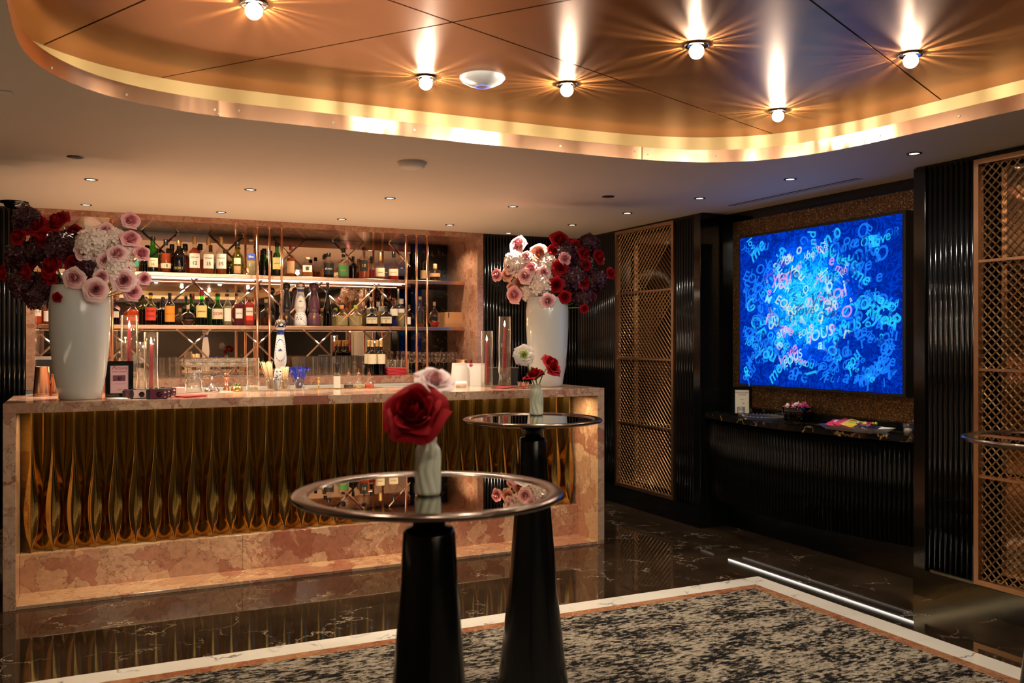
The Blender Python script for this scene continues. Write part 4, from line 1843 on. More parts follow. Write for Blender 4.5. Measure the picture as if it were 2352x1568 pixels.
# bud vases on the tables
def bud_vase(p, label, H, R):
    t = thing('bud_vase', label, 'vase', p, face_cam(p), 'small ribbed bud vases')
    n, nz = 48, 24
    vs = []
    prof = [(.0, .93), (.04, 1.0), (.3, 1.0), (.72, 1.0), (.80, .93), (.86, .74), (.92, .68), (1.0, .76)]

    def rr(tz):
        for a, b in zip(prof, prof[1:]):
            if tz <= b[0]:
                return a[1] + (b[1] - a[1]) * (tz - a[0]) / (b[0] - a[0])
        return prof[-1][1]
    for j in range(nz + 1):
        tz = j / nz
        for i in range(n):
            a = 2 * PI * i / n
            tw = .45 * (1 - abs(2 * ((tz * 1.15) % 1) - 1))
            cr = .14 * abs(math.sin(4.5 * (a + tw * 1.3))) if 0 < tz < 1 else .04
            r = R * rr(tz) * (1 - .11 + cr)
            vs.append((r * math.cos(a), r * math.sin(a), H * tz))
    k0 = len(vs)
    for i in range(n):
        a = 2 * PI * i / n
        vs.append((R * .6 * math.cos(a), R * .6 * math.sin(a), H * .99))
    for i in range(n):
        a = 2 * PI * i / n
        vs.append((R * .6 * math.cos(a), R * .6 * math.sin(a), H * .5))
    fs = [(j * n + i, j * n + (i + 1) % n, (j + 1) * n + (i + 1) % n, (j + 1) * n + i) for j in range(nz + 2) for i in range(n)]
    fs.append(tuple(range(n - 1, -1, -1)))
    fs.append(tuple((nz + 2) * n + i for i in range(n)))
    obj('body', MB().add(vs, fs, True), 'celadon', t)
    return t


tz = 1.1268
v1 = on_z(983, 1137, tz)
d1 = depth(v1)
h1 = (1137 - 1003) * d1 / FPX
bud_vase(v1, 'small pale ribbed bud vase on the nearest table', h1, 29 * d1 / FPX)
v2 = on_z(1232, 954, tz)
d2 = depth(v2)
h2 = (954 - 884) * d2 / FPX
bud_vase(v2, 'small pale ribbed bud vase on the table behind', h2, 15.5 * d2 / FPX)
m1 = v1 + Vector((0, 0, h1 * .9))
m2 = v2 + Vector((0, 0, h2 * .9))

# the large near rose: every petal a part
L_, rs = rose_layers(41, 1.0)
rp = at_d(948, 942, d1 - .03)
rr1 = 69 * d1 / FPX
t = thing('rose', 'large dark red rose in the bud vase on the nearest table', 'rose', rp)
face = CAMV * 1 + Vector((0, 0, 1)) * .55 + camR * -.18
t.rotation_euler = face.normalized().to_track_quat('Z', 'Y').to_euler()
for a in L_:
    mb = MB()
    petal_mesh(mb, *a, rs, 10, 8, .07)
    o = obj('petal', mb, 'red_rose', t)
    o.scale = (rr1, rr1, rr1)
inv = (Matrix.Translation(rp) @ t.rotation_euler.to_matrix().to_4x4()).inverted()
obj('stem', MB().tube([Vector((0, 0, -.5 * rr1)), Vector((0, 0, -.8 * rr1)), inv @ (m1 + Vector((-.012, 0, .02))), inv @ (m1 + Vector((-.008, 0, -.05)))], .0035, 8), 'stem_green', t)
mb = MB()
for k in range(4):
    a = k * 1.7
    mb.add([(0, 0, -.6 * rr1), (.2 * rr1 * math.cos(a - .3), .2 * rr1 * math.sin(a - .3), -.55 * rr1), (.75 * rr1 * math.cos(a), .75 * rr1 * math.sin(a), -.62 * rr1), (.2 * rr1 * math.cos(a + .3), .2 * rr1 * math.sin(a + .3), -.5 * rr1)], [(0, 1, 2), (0, 2, 3)])
obj('sepals', mb, 'leaf_green', t)
bloom('ranunculus', 'pale_pink', at_d(1000, 868, d1 + .02), 40 * d1 / FPX, 'pale pink ranunculus above the large red rose', 'ranunculus', 'ranunculus in bud vases', (camR * .2 + CAMV * .62 + Vector((0, 0, .8))), m1 + Vector((.01, 0, -.02)))
bloom('rose', 'red_rose', at_d(1226, 857, d2), 27 * d2 / FPX, 'dark red rose seen from the side low in the rear bud vase', 'rose', 'red roses in the rear bud vase', (camR * -.3 + CAMV * .15 + Vector((0, 0, 1))), m2, 1)
bloom('rose', 'red_rose', at_d(1270, 836, d2 - .02), 25 * d2 / FPX, 'red rose leaning right in the rear bud vase', 'rose', 'red roses in the rear bud vase', (camR * .8 + CAMV * .6 + Vector((0, 0, .7))), m2 + Vector((.008, 0, 0)), 2)
bloom('ranunculus', 'cream_petal', at_d(1203, 815, d2 - .04), 21 * d2 / FPX, 'cream ranunculus with a yellow-green centre in the rear bud vase', 'ranunculus', 'ranunculus in bud vases', (camR * -.1 + CAMV * 1 + Vector((0, 0, .25))), m2 + Vector((-.006, 0, 0)))

# ================================================================== bottles


def arc_label(parent, mat, R, z0, z1, half=1.15, name='label', e=.0008, n=14):
    vs = []
    for z in (z0, z1):
        for i in range(n + 1):
            a = -PI / 2 + (2 * i / n - 1) * half
            vs.append(((R + e) * math.cos(a), (R + e) * math.sin(a), z))
    fs = [(i, i + 1, n + 2 + i, n + 1 + i) for i in range(n)]
    return obj(name, MB().add(vs, fs, True), mat, parent)


def bottle(u, vb_z, Y, vtop, wpx, gm, lq, label, fill=.6, sh=(.58, .70), rn=.30, cap='capsule_black', caph=.12, lab=None, lz=(.12, .42), half=1.15, txt=None, tmat='ink', tsize=None, sq=0, txt2=None, ball=0, group=None, lab2=None, name='bottle', cat='bottle', rot=0):
    """u centre px, standing on height vb_z at depth plane Y; vtop pixel of the top; wpx width"""
    b0 = on_y(u, 785, Y)
    d = depth(b0)
    H = EYE + (785 - vtop) * d / FPX - vb_z
    R = wpx * .5 * d / FPX
    p = Vector((b0.x, Y, vb_z + .0006))
    t = thing(name, label, cat, p, face_cam(p) + rot, group)
    rnn = R * rn
    if ball:
        bh = H * ball
        prof = [(0, 0), (R * .6, 0)] + [(max(rnn, R * math.sin(PI * k / 14)), bh * .5 - bh * .5 * math.cos(PI * k / 14)) for k in range(3, 13)]
        prof = [q for q in prof if q[1] < bh * .97] + [(rnn, bh), (rnn, H * (1 - caph * .6))]
        liq = [(0, .004), (R * .57, .004)] + [(R * .94 * math.sin(PI * k / 14), bh * .5 - bh * .48 * math.cos(PI * k / 14)) for k in range(3, 11) if bh * .5 - bh * .48 * math.cos(PI * k / 14) < fill * H]
        liq.append((0, liq[-1][1]))
    else:
        s0, s1 = sh[0] * H, sh[1] * H
        prof = [(0, 0), (R * .9, 0), (R * .98, .002), (R, .006), (R, .010), (R, s0 - .004), (R, s0)] + [(rnn + (R - rnn) * (.5 + .5 * math.cos(PI * k / 7)), s0 + (s1 - s0) * k / 7) for k in range(1, 8)] + [(rnn, H * (1 - caph * .6))]
        fz = min(fill * H, s0)
        liq = [(0, .004), (R * .9, .004), (R * .93, .008), (R * .93, .012), (R * .93, fz - .002), (R * .93, fz)]
        if fill * H > s0:
            for k in range(1, 8):
                zz = s0 + (s1 - s0) * k / 7
                if zz < fill * H:
                    liq.append(((rnn + (R - rnn) * (.5 + .5 * math.cos(PI * k / 7))) * .92, zz))
        liq.append((0, liq[-1][1] + .0005))
    obj('glass', MB().lathe(prof, 28 if not sq else 32, sq=sq), gm, t)
    if lq:
        obj('liquid', MB().lathe(liq, 24 if not sq else 32, sq=sq), lq, t)
    cz = H * (1 - caph)
    obj('cap', MB().lathe([(0, cz), (rnn * 1.12, cz), (rnn * 1.18, cz + .002), (rnn * 1.18, H - .003), (rnn * 1.05, H), (0, H)], 18), cap, t)
    if lab:
        RL = R if not sq else R * 1.0
        if sq:
            hw = R * .82
            l_ = obj('label', MB().box(-hw, hw, -R - .0012, -R - .0004, lz[0] * H, lz[1] * H), lab, t)
        else:
            l_ = arc_label(t, lab, R, lz[0] * H, lz[1] * H, half)
        zc = (lz[0] + lz[1]) / 2 * H
        lh = (lz[1] - lz[0]) * H
        if txt:
            sz = tsize * R if tsize else R * 2.3 / max(3, len(txt))
            letter(txt, sz, l_, (0, -R - .0022, zc + (lh * .22 if txt2 else 0)), tmat, bend=0 if sq else R)
        if txt2:
            letter(txt2, min(lh * .34, R * 2.1 / max(2, len(txt2))), l_, (0, -R - .0022, zc - lh * .18), tmat, bend=0 if sq else R)
    if lab2:
        mt, za, zb = lab2
        arc_label(t, mt, R if not ball else R, za * H, zb * H, half, 'band_label', .0012)
    return t


SA, SB = 2.021, 1.586
YF, YB = 7.93, 8.10
B = bottle
g1, g2 = 'bottles on the upper shelf', 'bottles on the lower shelf'
B(308, SA, YF, 563, 22, 'clear_glass', 'whisky', 'amber bottle with a teal and cream label behind the pink roses', .62, lab='label_teal', lz=(.18, .55), lab2=('label_cream', .42, .62), group=g1)
B(351, SA, YF, 545, 24, 'green_glass', 'wine_dark', 'green bottle with cream label numbered twelve on upper shelf', .35, sh=(.62, .75), rn=.42, cap='capsule_black', caph=.1, lab='label_cream', lz=(.14, .40), txt='Glenfiddich', txt2='12', group=g1)
B(381, SA, YF, 551, 24, 'clear_glass', 'whisky_red', 'amber bottle with low cream label numbered eighteen', .58, sh=(.6, .72), rn=.36, cap='capsule_black', caph=.17, lab='label_cream', lz=(.13, .28), txt='18', group=g1)
B(411, SA, YF, 552, 27, 'black_glass', 'wine_dark', 'black round-shouldered bottle with copper capsule', .5, sh=(.5, .76), rn=.34, cap='capsule_gold', caph=.18, lab='label_black', lz=(.08, .2), txt='PORT', tmat='ink_gold', group=g1)
for (u, v, fl, lb, t2) in [(447, 544, .72, 'whisky bottle with white label and dark liquor above the label', '12'), (479, 547, .26, 'whisky bottle with white label, nearly half empty', '15'), (508, 545, .13, 'almost empty whisky bottle with white label beside the olive bottle', '15')]:
    B(u, SA, YF, v, 24, 'clear_glass', 'whisky_red', lb, fl, sh=(.56, .72), rn=.34, cap='capsule_gold', caph=.2, lab='label_white', lz=(.15, .54), txt='MACALLAN', txt2=t2, group=g1)
B(545, SA, YF, 556, 23, 'olive_glass', 'pale_liquor', 'yellow-green bottle with beige oval label', .5, sh=(.55, .72), rn=.45, cap='capsule_black', caph=.12, lab='label_tan', lz=(.04, .26), lab2=('label_cream', .32, .5), half=.7, group=g1)
B(577, SA, YF, 551, 22, 'clear_glass', 'pale_liquor', 'square clear bottle with a blue slanted label', .5, sh=(.7, .8), rn=.4, cap='cork', caph=.05, sq=6, lab='label_blue', lz=(.42, .6), txt='Blue', tmat='ink_white', group=g1)
for (u, v, mt, lb) in [(395, 562, 'dark_glass', 'dark back-row bottle between amber and black bottles'), (425, 561, 'clear_glass', 'black-capped back-row bottle right of the black bottle'), (460, 561, 'clear_glass', 'black-capped back-row bottle between two white labels'), (333, 590, 'green_glass', 'green back-row bottle beside the pink rose'), (370, 585, 'clear_glass', 'amber back-row bottle between green and cream labelled ones'), (527, 600, 'olive_glass', 'short olive back-row bottle by the white label'), (607, 572, 'green_glass', 'green back-row bottle behind the copper poles'), (620, 577, 'dark_glass', 'dark back-row bottle behind the copper poles')]:
    B(u, SA, YB, v, 21, mt, 'whisky_red' if mt == 'clear_glass' else 'wine_dark', lb, .5, rn=.42, caph=.2, group=g1)
B(636, SA, YF, 558, 20, 'green_glass', 'wine_dark', 'green whiskey bottle with yellow label on the upper shelf', .3, sh=(.55, .74), rn=.4, cap='capsule_black', caph=.13, lab='label_yellow', lz=(.2, .55), txt='JAMESON', tmat='ink', group=g1)
B(668, SA, YF, 565, 18, 'clear_glass', 'whisky_red', 'slim dark red bottle with a red capsule', .62, sh=(.6, .75), rn=.36, cap='capsule_red', caph=.15, lab='label_tan', lz=(.1, .5), group=g1)
B(706, SA, YF, 592, 25, 'clear_glass', 'whisky', 'square whisky decanter with a white character label', .45, sh=(.6, .75), rn=.38, cap='cork', caph=.1, sq=8, lab='label_white', lz=(.25, .58), txt='響', group=g1)
B(747, SA, YB, 584, 22, 'clear_glass', 'whisky', 'clear back-row bottle left of the black labelled one', .4, caph=.15, group=g1)
B(755, SA, YF, 582, 24, 'clear_glass', 'wine_dark', 'bottle with a black label and white antler emblem', .3, sh=(.58, .75), rn=.34, cap='capsule_black', caph=.15, lab='label_black', lz=(.12, .58), txt='STAGG', tmat='ink_white', group=g1)
B(789, SA, YF, 571, 24, 'clear_glass', 'whisky', 'bourbon bottle with a green label and gold script', .5, sh=(.52, .7), rn=.34, cap='capsule_black', caph=.15, lab='label_green', lz=(.05, .45), txt='Weller', tmat='ink_gold', group=g1)
B(811, SA, YB, 590, 19, 'dark_glass', 'whisky_red', 'dark red back-row bottle beside the green label', .5, caph=.15, group=g1)
B(836, SA, YF, 569, 25, 'clear_glass', 'whisky_red', 'bourbon bottle with a dark oval medallion label', .5, sh=(.6, .78), rn=.34, cap='capsule_black', caph=.1, lab='label_black', lz=(.24, .58), half=.8, txt='10', tmat='ink_gold', group=g1)
B(853, SA, YB, 590, 18, 'clear_glass', 'red_liquor', 'red back-row bottle between bourbon and cognac', .45, caph=.15, group=g1)
B(873, SA, YF, 581, 23, 'clear_glass', 'whisky_red', 'cognac bottle with a gold neck and cream label', .18, sh=(.45, .66), rn=.32, cap='capsule_gold', caph=.3, lab='label_cream', lz=(.1, .42), txt='Hennessy', group=g1)
B(904, SA, YF, 579, 23, 'clear_glass', 'red_liquor', 'red liquor bottle with a cream label at the bay end', .4, sh=(.5, .7), rn=.32, cap='capsule_black', caph=.2, lab='label_cream', lz=(.14, .38), txt='Hennessy', group=g1)
B(974, SA, YB, 572, 17, 'black_glass', 'wine_dark', 'tall dark bottle behind the right copper poles', .5, rn=.4, lab='label_tan', lz=(.1, .35), group=g1)
B(999, SA, YF, 607, 26, 'clear_glass', 'rum_dark', 'short dark spirit bottle with a tan band label alone in the right bay', .5, sh=(.58, .72), rn=.3, cap='cork', caph=.28, lab='label_tan', lz=(.24, .44), group=g1)
# lower shelf
B(84, SB, YF, 676, 26, 'clear_glass', 'spritz', 'red-orange aperitif bottle at the far left of the niche', .8, sh=(.62, .8), rn=.36, cap='capsule_red', caph=.1, lab='label_white', lz=(.26, .55), half=.8, lab2=('label_black', .55, .68), txt='APEROL', tmat='ink', group=g2)
B(111, SB, YF, 683, 26, 'clear_glass', 'whisky_red', 'whisky bottle with a round white label left of the vase', .5, sh=(.55, .75), rn=.3, cap='cork', caph=.12, lab='label_white', lz=(.1, .48), half=.8, group=g2)
B(262, SB, YF, 688, 22, 'dark_glass', 'wine_dark', 'dark wine bottle with a white label behind the copper pole', .6, rn=.36, lab='label_white', lz=(.28, .52), group=g2)
B(305, SB, YF, 688, 27, 'clear_glass', 'spritz', 'round-shouldered amber-red bottle behind the tall candle', .62, sh=(.5, .72), rn=.4, cap='capsule_black', caph=.15, lab='label_red', lz=(.15, .3), group=g2)
B(328, SB, YB, 678, 20, 'olive_glass', 'rum_dark', 'olive back-row bottle left of the red-orange label', .5, rn=.35, group=g2)
B(346, SB, YF, 673, 24, 'olive_glass', 'wine_dark', 'amaro bottle with a square red-orange label', .5, sh=(.56, .74), rn=.34, cap='capsule_black', caph=.08, lab='label_red', lz=(.14, .54), txt='ROGER', txt2='AMARO', tmat='ink', group=g2)
B(372, SB, YB, 688, 20, 'dark_glass', 'wine_dark', 'dark back-row bottle between red and orange labels', .5, group=g2)
B(390, SB, YF, 674, 23, 'dark_glass', 'wine_dark', 'coffee liqueur bottle with an orange arched label', .7, sh=(.58, .8), rn=.34, cap='capsule_black', caph=.08, lab='label_orange', lz=(.1, .6), txt='KAHLUA', tmat='label_red', group=g2)
B(432, SB, YF, 702, 33, 'clear_glass', 'rum_dark', 'round ball decanter of dark spirit', .28, ball=.68, rn=.18, cap='cork', caph=.2, group=g2)
B(438, SB, YB, 675, 18, 'green_glass', 'wine_dark', 'dark green back-row bottle behind the ball decanter', .5, group=g2)
B(463, SB, YF, 666, 25, 'green_glass', 'wine_dark', 'green whiskey bottle with cream label and red cap', .4, sh=(.5, .66), rn=.34, cap='capsule_red', caph=.16, lab='label_yellow', lz=(.22, .55), txt='JAMESON', tmat='ink', group=g2)
B(476, SB, YB, 684, 20, 'green_glass', 'whisky', 'green back-row bottle right of the red-capped one', .5, group=g2)
B(500, SB, YF, 675, 26, 'green_glass', 'rum_dark', 'green-necked liqueur bottle with a wide cream label', .3, sh=(.5, .75), rn=.36, cap='capsule_black', caph=.08, lab='label_cream', lz=(.2, .52), txt='DOM', tmat='ink_red', group=g2)
B(523, SB, YF, 666, 21, 'clear_glass', 'pale_liquor', 'clear pale liqueur bottle with a narrow white label', .55, sh=(.5, .72), rn=.3, cap='capsule_black', caph=.06, lab='label_white', lz=(.12, .48), half=.75, group=g2)
B(549, SB, YF, 667, 22, 'clear_glass', 'violet', 'mauve liqueur bottle with a white square label', .62, sh=(.58, .74), rn=.36, cap='capsule_black', caph=.07, lab='label_white', lz=(.2, .48), half=.75, txt='MARTINI', group=g2)
B(573, SB, YF, 666, 22, 'clear_glass', 'rose_liquor', 'bright pink-red liqueur bottle with a white label', .66, sh=(.58, .74), rn=.3, cap='capsule_black', caph=.07, lab='label_white', lz=(.28, .5), half=.75, txt='MARTINI', lab2=('label_red', .14, .28), group=g2)
B(611, SB, YF, 687, 26, 'clear_glass', 'rum_dark', 'square-shouldered decanter of dark spirit behind the poles', .3, sh=(.5, .66), rn=.26, cap='cork', caph=.14, group=g2)


def bell(u, z, Y, vtop, wpx, body, capm, label, deco=None, grp=g2, scale_cap=1.0):
    b0 = on_y(u, 785, Y)
    d = depth(b0)
    H = EYE + (785 - vtop) * d / FPX - z
    R = wpx * .5 * d / FPX
    p = Vector((b0.x, Y, z + .0006))
    t = thing('ceramic_bottle', label, 'bottle', p, face_cam(p), grp)
    pr = [(0, 0), (.97, 0), (1.0, .02), (.98, .12), (.88, .23), (.72, .29), (.66, .315), (.70, .34), (.82, .38), (.85, .43), (.80, .52), (.68, .64), (.54, .74), (.44, .80), (.46, .83), (.64, .87), (.68, .885), (.0, .886)]
    obj('body', MB().lathe([(r * R, h * H) for r, h in pr], 32), body, t)
    c = [(.78, .883), (.79, .9), (.74, .94), (.58, .975), (.3, .995), (0, 1.0)]
    obj('dome_cap', MB().lathe([(r * R * .98, h * H) for r, h in c], 28), capm, t)
    if deco == 'blue':
        mb = MB()

        def dash(a, zf, rf, tilt, l=.03, w_=.012):
            rr = R * rf + .0012
            c0 = Vector((rr * math.sin(a), -rr * math.cos(a), zf * H))
            tx = Vector((math.cos(a), math.sin(a), 0))
            up = Vector((0, 0, 1))
            e = (tx * math.cos(tilt) + up * math.sin(tilt)) * l * H * .5
            f = (up * math.cos(tilt) - tx * math.sin(tilt)) * w_ * H * .5
            mb.add([c0 - e, c0 + f, c0 + e, c0 - f], [(0, 1, 2, 3)])

        def rad(zf):
            for a, b in zip(pr[1:], pr[2:]):
                if a[1] <= zf <= b[1]:
                    return a[0] + (b[0] - a[0]) * (zf - a[1]) / max(1e-6, b[1] - a[1])
            return .5
        for k in range(22):
            th = 2 * PI * k / 22
            zf = .56 + .15 * math.sin(th)
            a = .95 * math.cos(th)
            dash(a, zf, rad(zf), th + PI / 2 + (.5 if k % 2 else -.5))
        rs3 = random.Random(2)
        for k in range(26):
            zf = rs3.uniform(.05, .28)
            a = rs3.uniform(-1.3, 1.3)
            dash(a, zf, rad(zf), rs3.uniform(0, PI), .035, .016)
        for zf in (.78, .80):
            mb.lathe([(R * rad(zf) + .001, zf * H), (R * rad(zf + .04) + .001, (zf + .04) * H)], 24)
        for k in range(5):
            dash((k - 2) * .12, .56, rad(.56), PI / 2 + (k - 2) * .35, .05, .01)
        obj('painted_leaves', mb, 'blue_paint', t)
    elif deco:
        mb = MB()
        rs3 = random.Random(5)
        for k in range(9):
            a = 2 * PI * k / 9
            x, zz = math.cos(a) * R * .3, math.sin(a) * R * .42
            yy = -R * .93
            mb.tube([(0, yy, .2 * H), (x * .6, yy - .003, .2 * H + zz * .7), (x, yy + .002, .2 * H + zz)], .0018, 5)
        mb.lathe([(0, -.004), (.008, -.002), (.009, .002), (0, .005)], 10, (0, -R * .93, .2 * H))
        mb.box(-.006, .006, -R * .52 - .003, -R * .5, .56 * H, .60 * H)
        obj('gold_emblem', mb, 'gold', t)
    return t


bell(658, SB, YF, 650, 25, 'ceramic_black', 'ceramic_black', 'black bell-shaped ceramic bottle with gold emblem', 'gold')
bell(690, SB, YF, 649, 30, 'ceramic_white', 'chrome', 'white ceramic bottle with blue leaves on the lower shelf', 'blue')
bell(721, SB, YF, 650, 31, 'ceramic_purple', 'ceramic_purple', 'plum bell-shaped ceramic bottle with gold emblem', 'gold')
B(752.5, SB, YF, 650, 21, 'dark_glass', 'rum_dark', 'tall slim tapering dark brown bottle', .6, sh=(.3, .78), rn=.34, cap='capsule_red', caph=.04, group=g2)
B(785, SB, YF, 702, 29, 'clear_glass', 'pale_liquor', 'squat clear bottle with an orange stopper', .5, sh=(.5, .72), rn=.3, cap='cork_orange', caph=.17, lab=None, group=g2)
B(768, SB, YB, 712, 22, 'clear_glass', 'pale_liquor', 'squat clear back-row bottle by the slim brown bottle', .5, group=g2)
B(817, SB, YF, 702, 31, 'clear_glass', 'pale_liquor', 'squat clear bottle with a lime green stopper', .5, sh=(.5, .72), rn=.26, cap='cork_lime', caph=.17, group=g2)
B(854, SB, YB, 683, 24, 'clear_glass', 'pale_liquor', 'clear back-row bottle behind the dark rum with cream label', .5, cap='cork', group=g2)
B(854, SB, YF, 709, 27, 'dark_glass', 'wine_dark', 'short dark rum bottle with cream label, left of the pair', .5, sh=(.55, .75), rn=.28, lab='label_cream', lz=(.16, .5), txt='EL DORADO', txt2='12', group=g2)
B(879, SB, YB, 680, 20, 'clear_glass', 'pale_liquor', 'tall clear back-row bottle with small white tag', .5, cap='cork', lab='label_white', lz=(.5, .66), group=g2)
B(887, SB, YF, 704, 27, 'dark_glass', 'wine_dark', 'short dark rum bottle with cream label, right of the pair', .5, sh=(.55, .75), rn=.28, lab='label_cream', lz=(.16, .48), txt='EL DORADO', txt2='21', group=g2)
B(905, SB, YF, 685, 19, 'clear_glass', 'blue_gin', 'clear gin bottle with a tag and deep blue base', .22, sh=(.55, .75), rn=.36, cap='capsule_red', caph=.06, lab='label_white', lz=(.38, .62), group=g2)
B(922, SB, YF, 687, 15, 'clear_glass', 'pale_liquor', 'narrow clear bottle with a white screw cap', .5, sh=(.68, .76), rn=.55, cap='label_white', caph=.18, lab='label_white', lz=(.5, .64), group=g2)
B(937, SB, YF, 714, 17, 'black_glass', 'wine_dark', 'small black bottle with a white label behind the copper pole', .6, rn=.4, lab='label_white', lz=(.15, .6), half=.8, group=g2)
B(965, SB, YF, 682, 19, 'clear_glass', 'whisky_red', 'clear whisky bottle with a dark oval label between the poles', .25, sh=(.5, .72), rn=.34, cap='cork', caph=.1, lab='label_black', lz=(.12, .48), half=.8, group=g2)
B(998, SB, YF, 694, 28, 'clear_glass', 'red_liquor', 'round decanter of red liquor right of the copper poles', .22, ball=.68, rn=.2, cap='cork', caph=.15, group=g2)
# wooden box
pb = on_y(1043, 752, 8.02)
wbx = thing('wooden_box', 'plain tan wooden box at the right end of the lower shelf', 'box', (pb.x, 8.02, SB))
obj('carcass', MB().cbox(-.125, .115, -.1, .12, 0, .145, .002), 'tan_wood', wbx)
obj('clasp', MB().box(-.1, -.092, -.103, -.1, .09, .14), 'ink', wbx)


# ---- glassware on the niche ledge
LZ = 1.1505


def tumbler_mesh(r, h, ribs_=0, th=.002, r2=None):
    n = 32
    r2 = r2 or r
    mb = MB()
    prof = [(0, 0), (r2 * .96, 0), (r2, .003), (r, h), (r - th, h), (r2 - th, .012), (0, .010)]
    vs = []
    for q, (rr, z) in enumerate(prof):
        for j in range(n):
            k = 1 + (.05 * (1 if j % 2 else -1) if ribs_ and q in (2, 3) else 0)
            a = 2 * PI * j / n
            vs.append((rr * k * math.cos(a), rr * k * math.sin(a), z))
    fs = [(i * n + j, i * n + (j + 1) % n, (i + 1) * n + (j + 1) % n, (i + 1) * n + j) for i in range(len(prof) - 1) for j in range(n)]
    return mb.add(vs, fs, not ribs_)


def wine_mesh(r, h, bowl=.5):
    b = h * (1 - bowl)
    prof = [(0, .0), (r * .85, 0), (r * .8, .002), (.004, .008), (.0035, b)] + [(r * math.sin(PI * (.06 + .62 * k / 8)), b + (h - b) * (1 - math.cos(PI * .5 * k / 8) if k < 8 else 1)) for k in range(1, 9)]
    prof += [(prof[-1][0] - .001, h)]
    return MB().lathe(prof, 24)


def proto_repeat(name, cat, group, partname, mat, me, places, labels):
    ords = ['first', 'second', 'third', 'fourth', 'fifth', 'sixth', 'seventh', 'eighth', 'ninth', 'tenth', 'eleventh', 'twelfth', 'thirteenth', 'fourteenth', 'fifteenth']
    rowsy = sorted({q[1] for q in places})
    for k, ((x, y, z), lb) in enumerate(zip(places, labels)):
        if len(places) > 2:
            same = sorted(q[0] for q in places if q[1] == y)
            lb = lb + ', ' + ords[same.index(x)] + ' from left in ' + (['front', 'second', 'third', 'fourth', 'fifth'][rowsy.index(y)]) + ' row'
        t = thing(name, lb, cat, (x, y, z), random.random() * 6, group)
        link(partname, me, mat, t)


hb = tumbler_mesh(.034, .165, 1).mesh('bowl')
places = []
for row, Yr in enumerate((7.93, 8.02, 8.11)):
    for u in range(680, 846, 17):
        p = on_y(u + row * 4, 860, Yr)
        places.append((p.x, Yr, LZ))
proto_repeat('highball_glass', 'glass', 'ribbed highball glasses on the niche ledge', 'bowl', 'cut_glass', hb, places, ['ribbed highball glass mid-ledge'] * len(places))
places = []
for Yr in (7.95, 8.05):
    for u in range(356, 424, 17):
        p = on_y(u, 860, Yr)
        places.append((p.x, Yr, LZ))
proto_repeat('highball_glass', 'glass', 'ribbed highball glasses at the left of the ledge', 'bowl', 'cut_glass', hb, places, ['ribbed highball behind the left candles'] * len(places))
wg = wine_mesh(.042, .2).mesh('bowl')
places = []
for u, Yr in [(945, 7.78), (972, 7.78), (1000, 7.78), (1019, 7.78), (1040, 7.78), (958, 7.95), (985, 7.95), (1010, 7.95), (1030, 7.95), (960, 8.1), (980, 8.1), (1003, 8.1)]:
    p = on_y(u, 860, Yr)
    places.append((p.x, Yr, LZ))
proto_repeat('wine_glass', 'glass', 'stemmed wine glasses on the right of the ledge', 'bowl', 'clear_glass', wg, places, ['wine glass at right of the ledge'] * len(places))
cg = wine_mesh(.05, .15, .45).mesh('bowl')
places = []
for row, Yr in enumerate((7.82, 7.92, 8.02, 8.13)):
    for u in range(430 + 8 * row, 580, 26):
        p = on_y(u, 860, Yr)
        places.append((p.x, Yr, LZ))
proto_repeat('coupe_glass', 'glass', 'coupe glasses crowded at the left of the ledge', 'bowl', 'cut_glass', cg, places, ['coupe glass on the ledge'] * len(places))
tg = tumbler_mesh(.03, .125, 0, r2=.026).mesh('bowl')
places = []
for Yr in (7.95, 8.04, 8.13):
    for u in range(888, 935, 15):
        p = on_y(u, 860, Yr)
        places.append((p.x, Yr, LZ))
proto_repeat('tumbler', 'glass', 'tumblers behind the red napkins', 'bowl', 'clear_glass', tg, places, ['tumbler behind the napkin stack'] * len(places))
cd = wine_mesh(.018, .125, .55).mesh('bowl')
places = [(on_y(u, 860, 7.68).x, 7.68, LZ) for u in (814, 835)]
proto_repeat('cordial_glass', 'glass', 'two small cordial glasses', 'bowl', 'clear_glass', cd, places, ['small stemmed cordial glass, left of two in front of the highballs', 'small stemmed cordial glass, right of two beside the wine bottles'])
for u, Yr, lb in [(855, 7.66, 'wine bottle with gold capsule, front left of four on the ledge'), (875, 7.66, 'wine bottle with gold capsule, front right of four on the ledge'), (847, 7.78, 'wine bottle with gold capsule, back left of four on the ledge'), (866, 7.78, 'wine bottle with gold capsule, back right of four on the ledge')]:
    B(u, LZ, Yr, 782, 21, 'black_glass', 'wine_dark', lb, .5, sh=(.6, .72), rn=.36, cap='capsule_gold', caph=.19, lab='label_cream', lz=(.32, .6), half=1.2, group='red wine bottles on the ledge')
# napkins on the ledge
p = on_y(909, 861, 7.64)
npk = thing('napkin_stack', 'stack of folded dark red napkins on the marble ledge', 'napkins', (p.x, 7.64, LZ), -.1)
for k in range(8):
    mb = MB().cbox(-.085 + .004 * math.sin(k * 2), .085 + .003 * math.cos(k), -.05, .05, k * .0085, k * .0085 + .0075, .002)
    obj('napkin', mb, 'red_napkin', npk, rot=(0, 0, .06 * math.sin(k * 1.7)))
# copper ice bucket
p = on_y(1064, 850, 7.72)
t = thing('ice_bucket', 'hammered copper ice bucket with tongs at the niche right end', 'bucket', (p.x, 7.72, LZ))
obj('bucket', MB().lathe([(0, 0), (.055, 0), (.07, .03), (.078, .09), (.08, .125), (.082, .13), (.078, .13), (.07, .05), (0, .02)], 32), 'copper', t)
obj('tongs', MB().tube([(.03, -.02, .02), (.12, -.03, .17)], .003, 6), 'chrome', t)
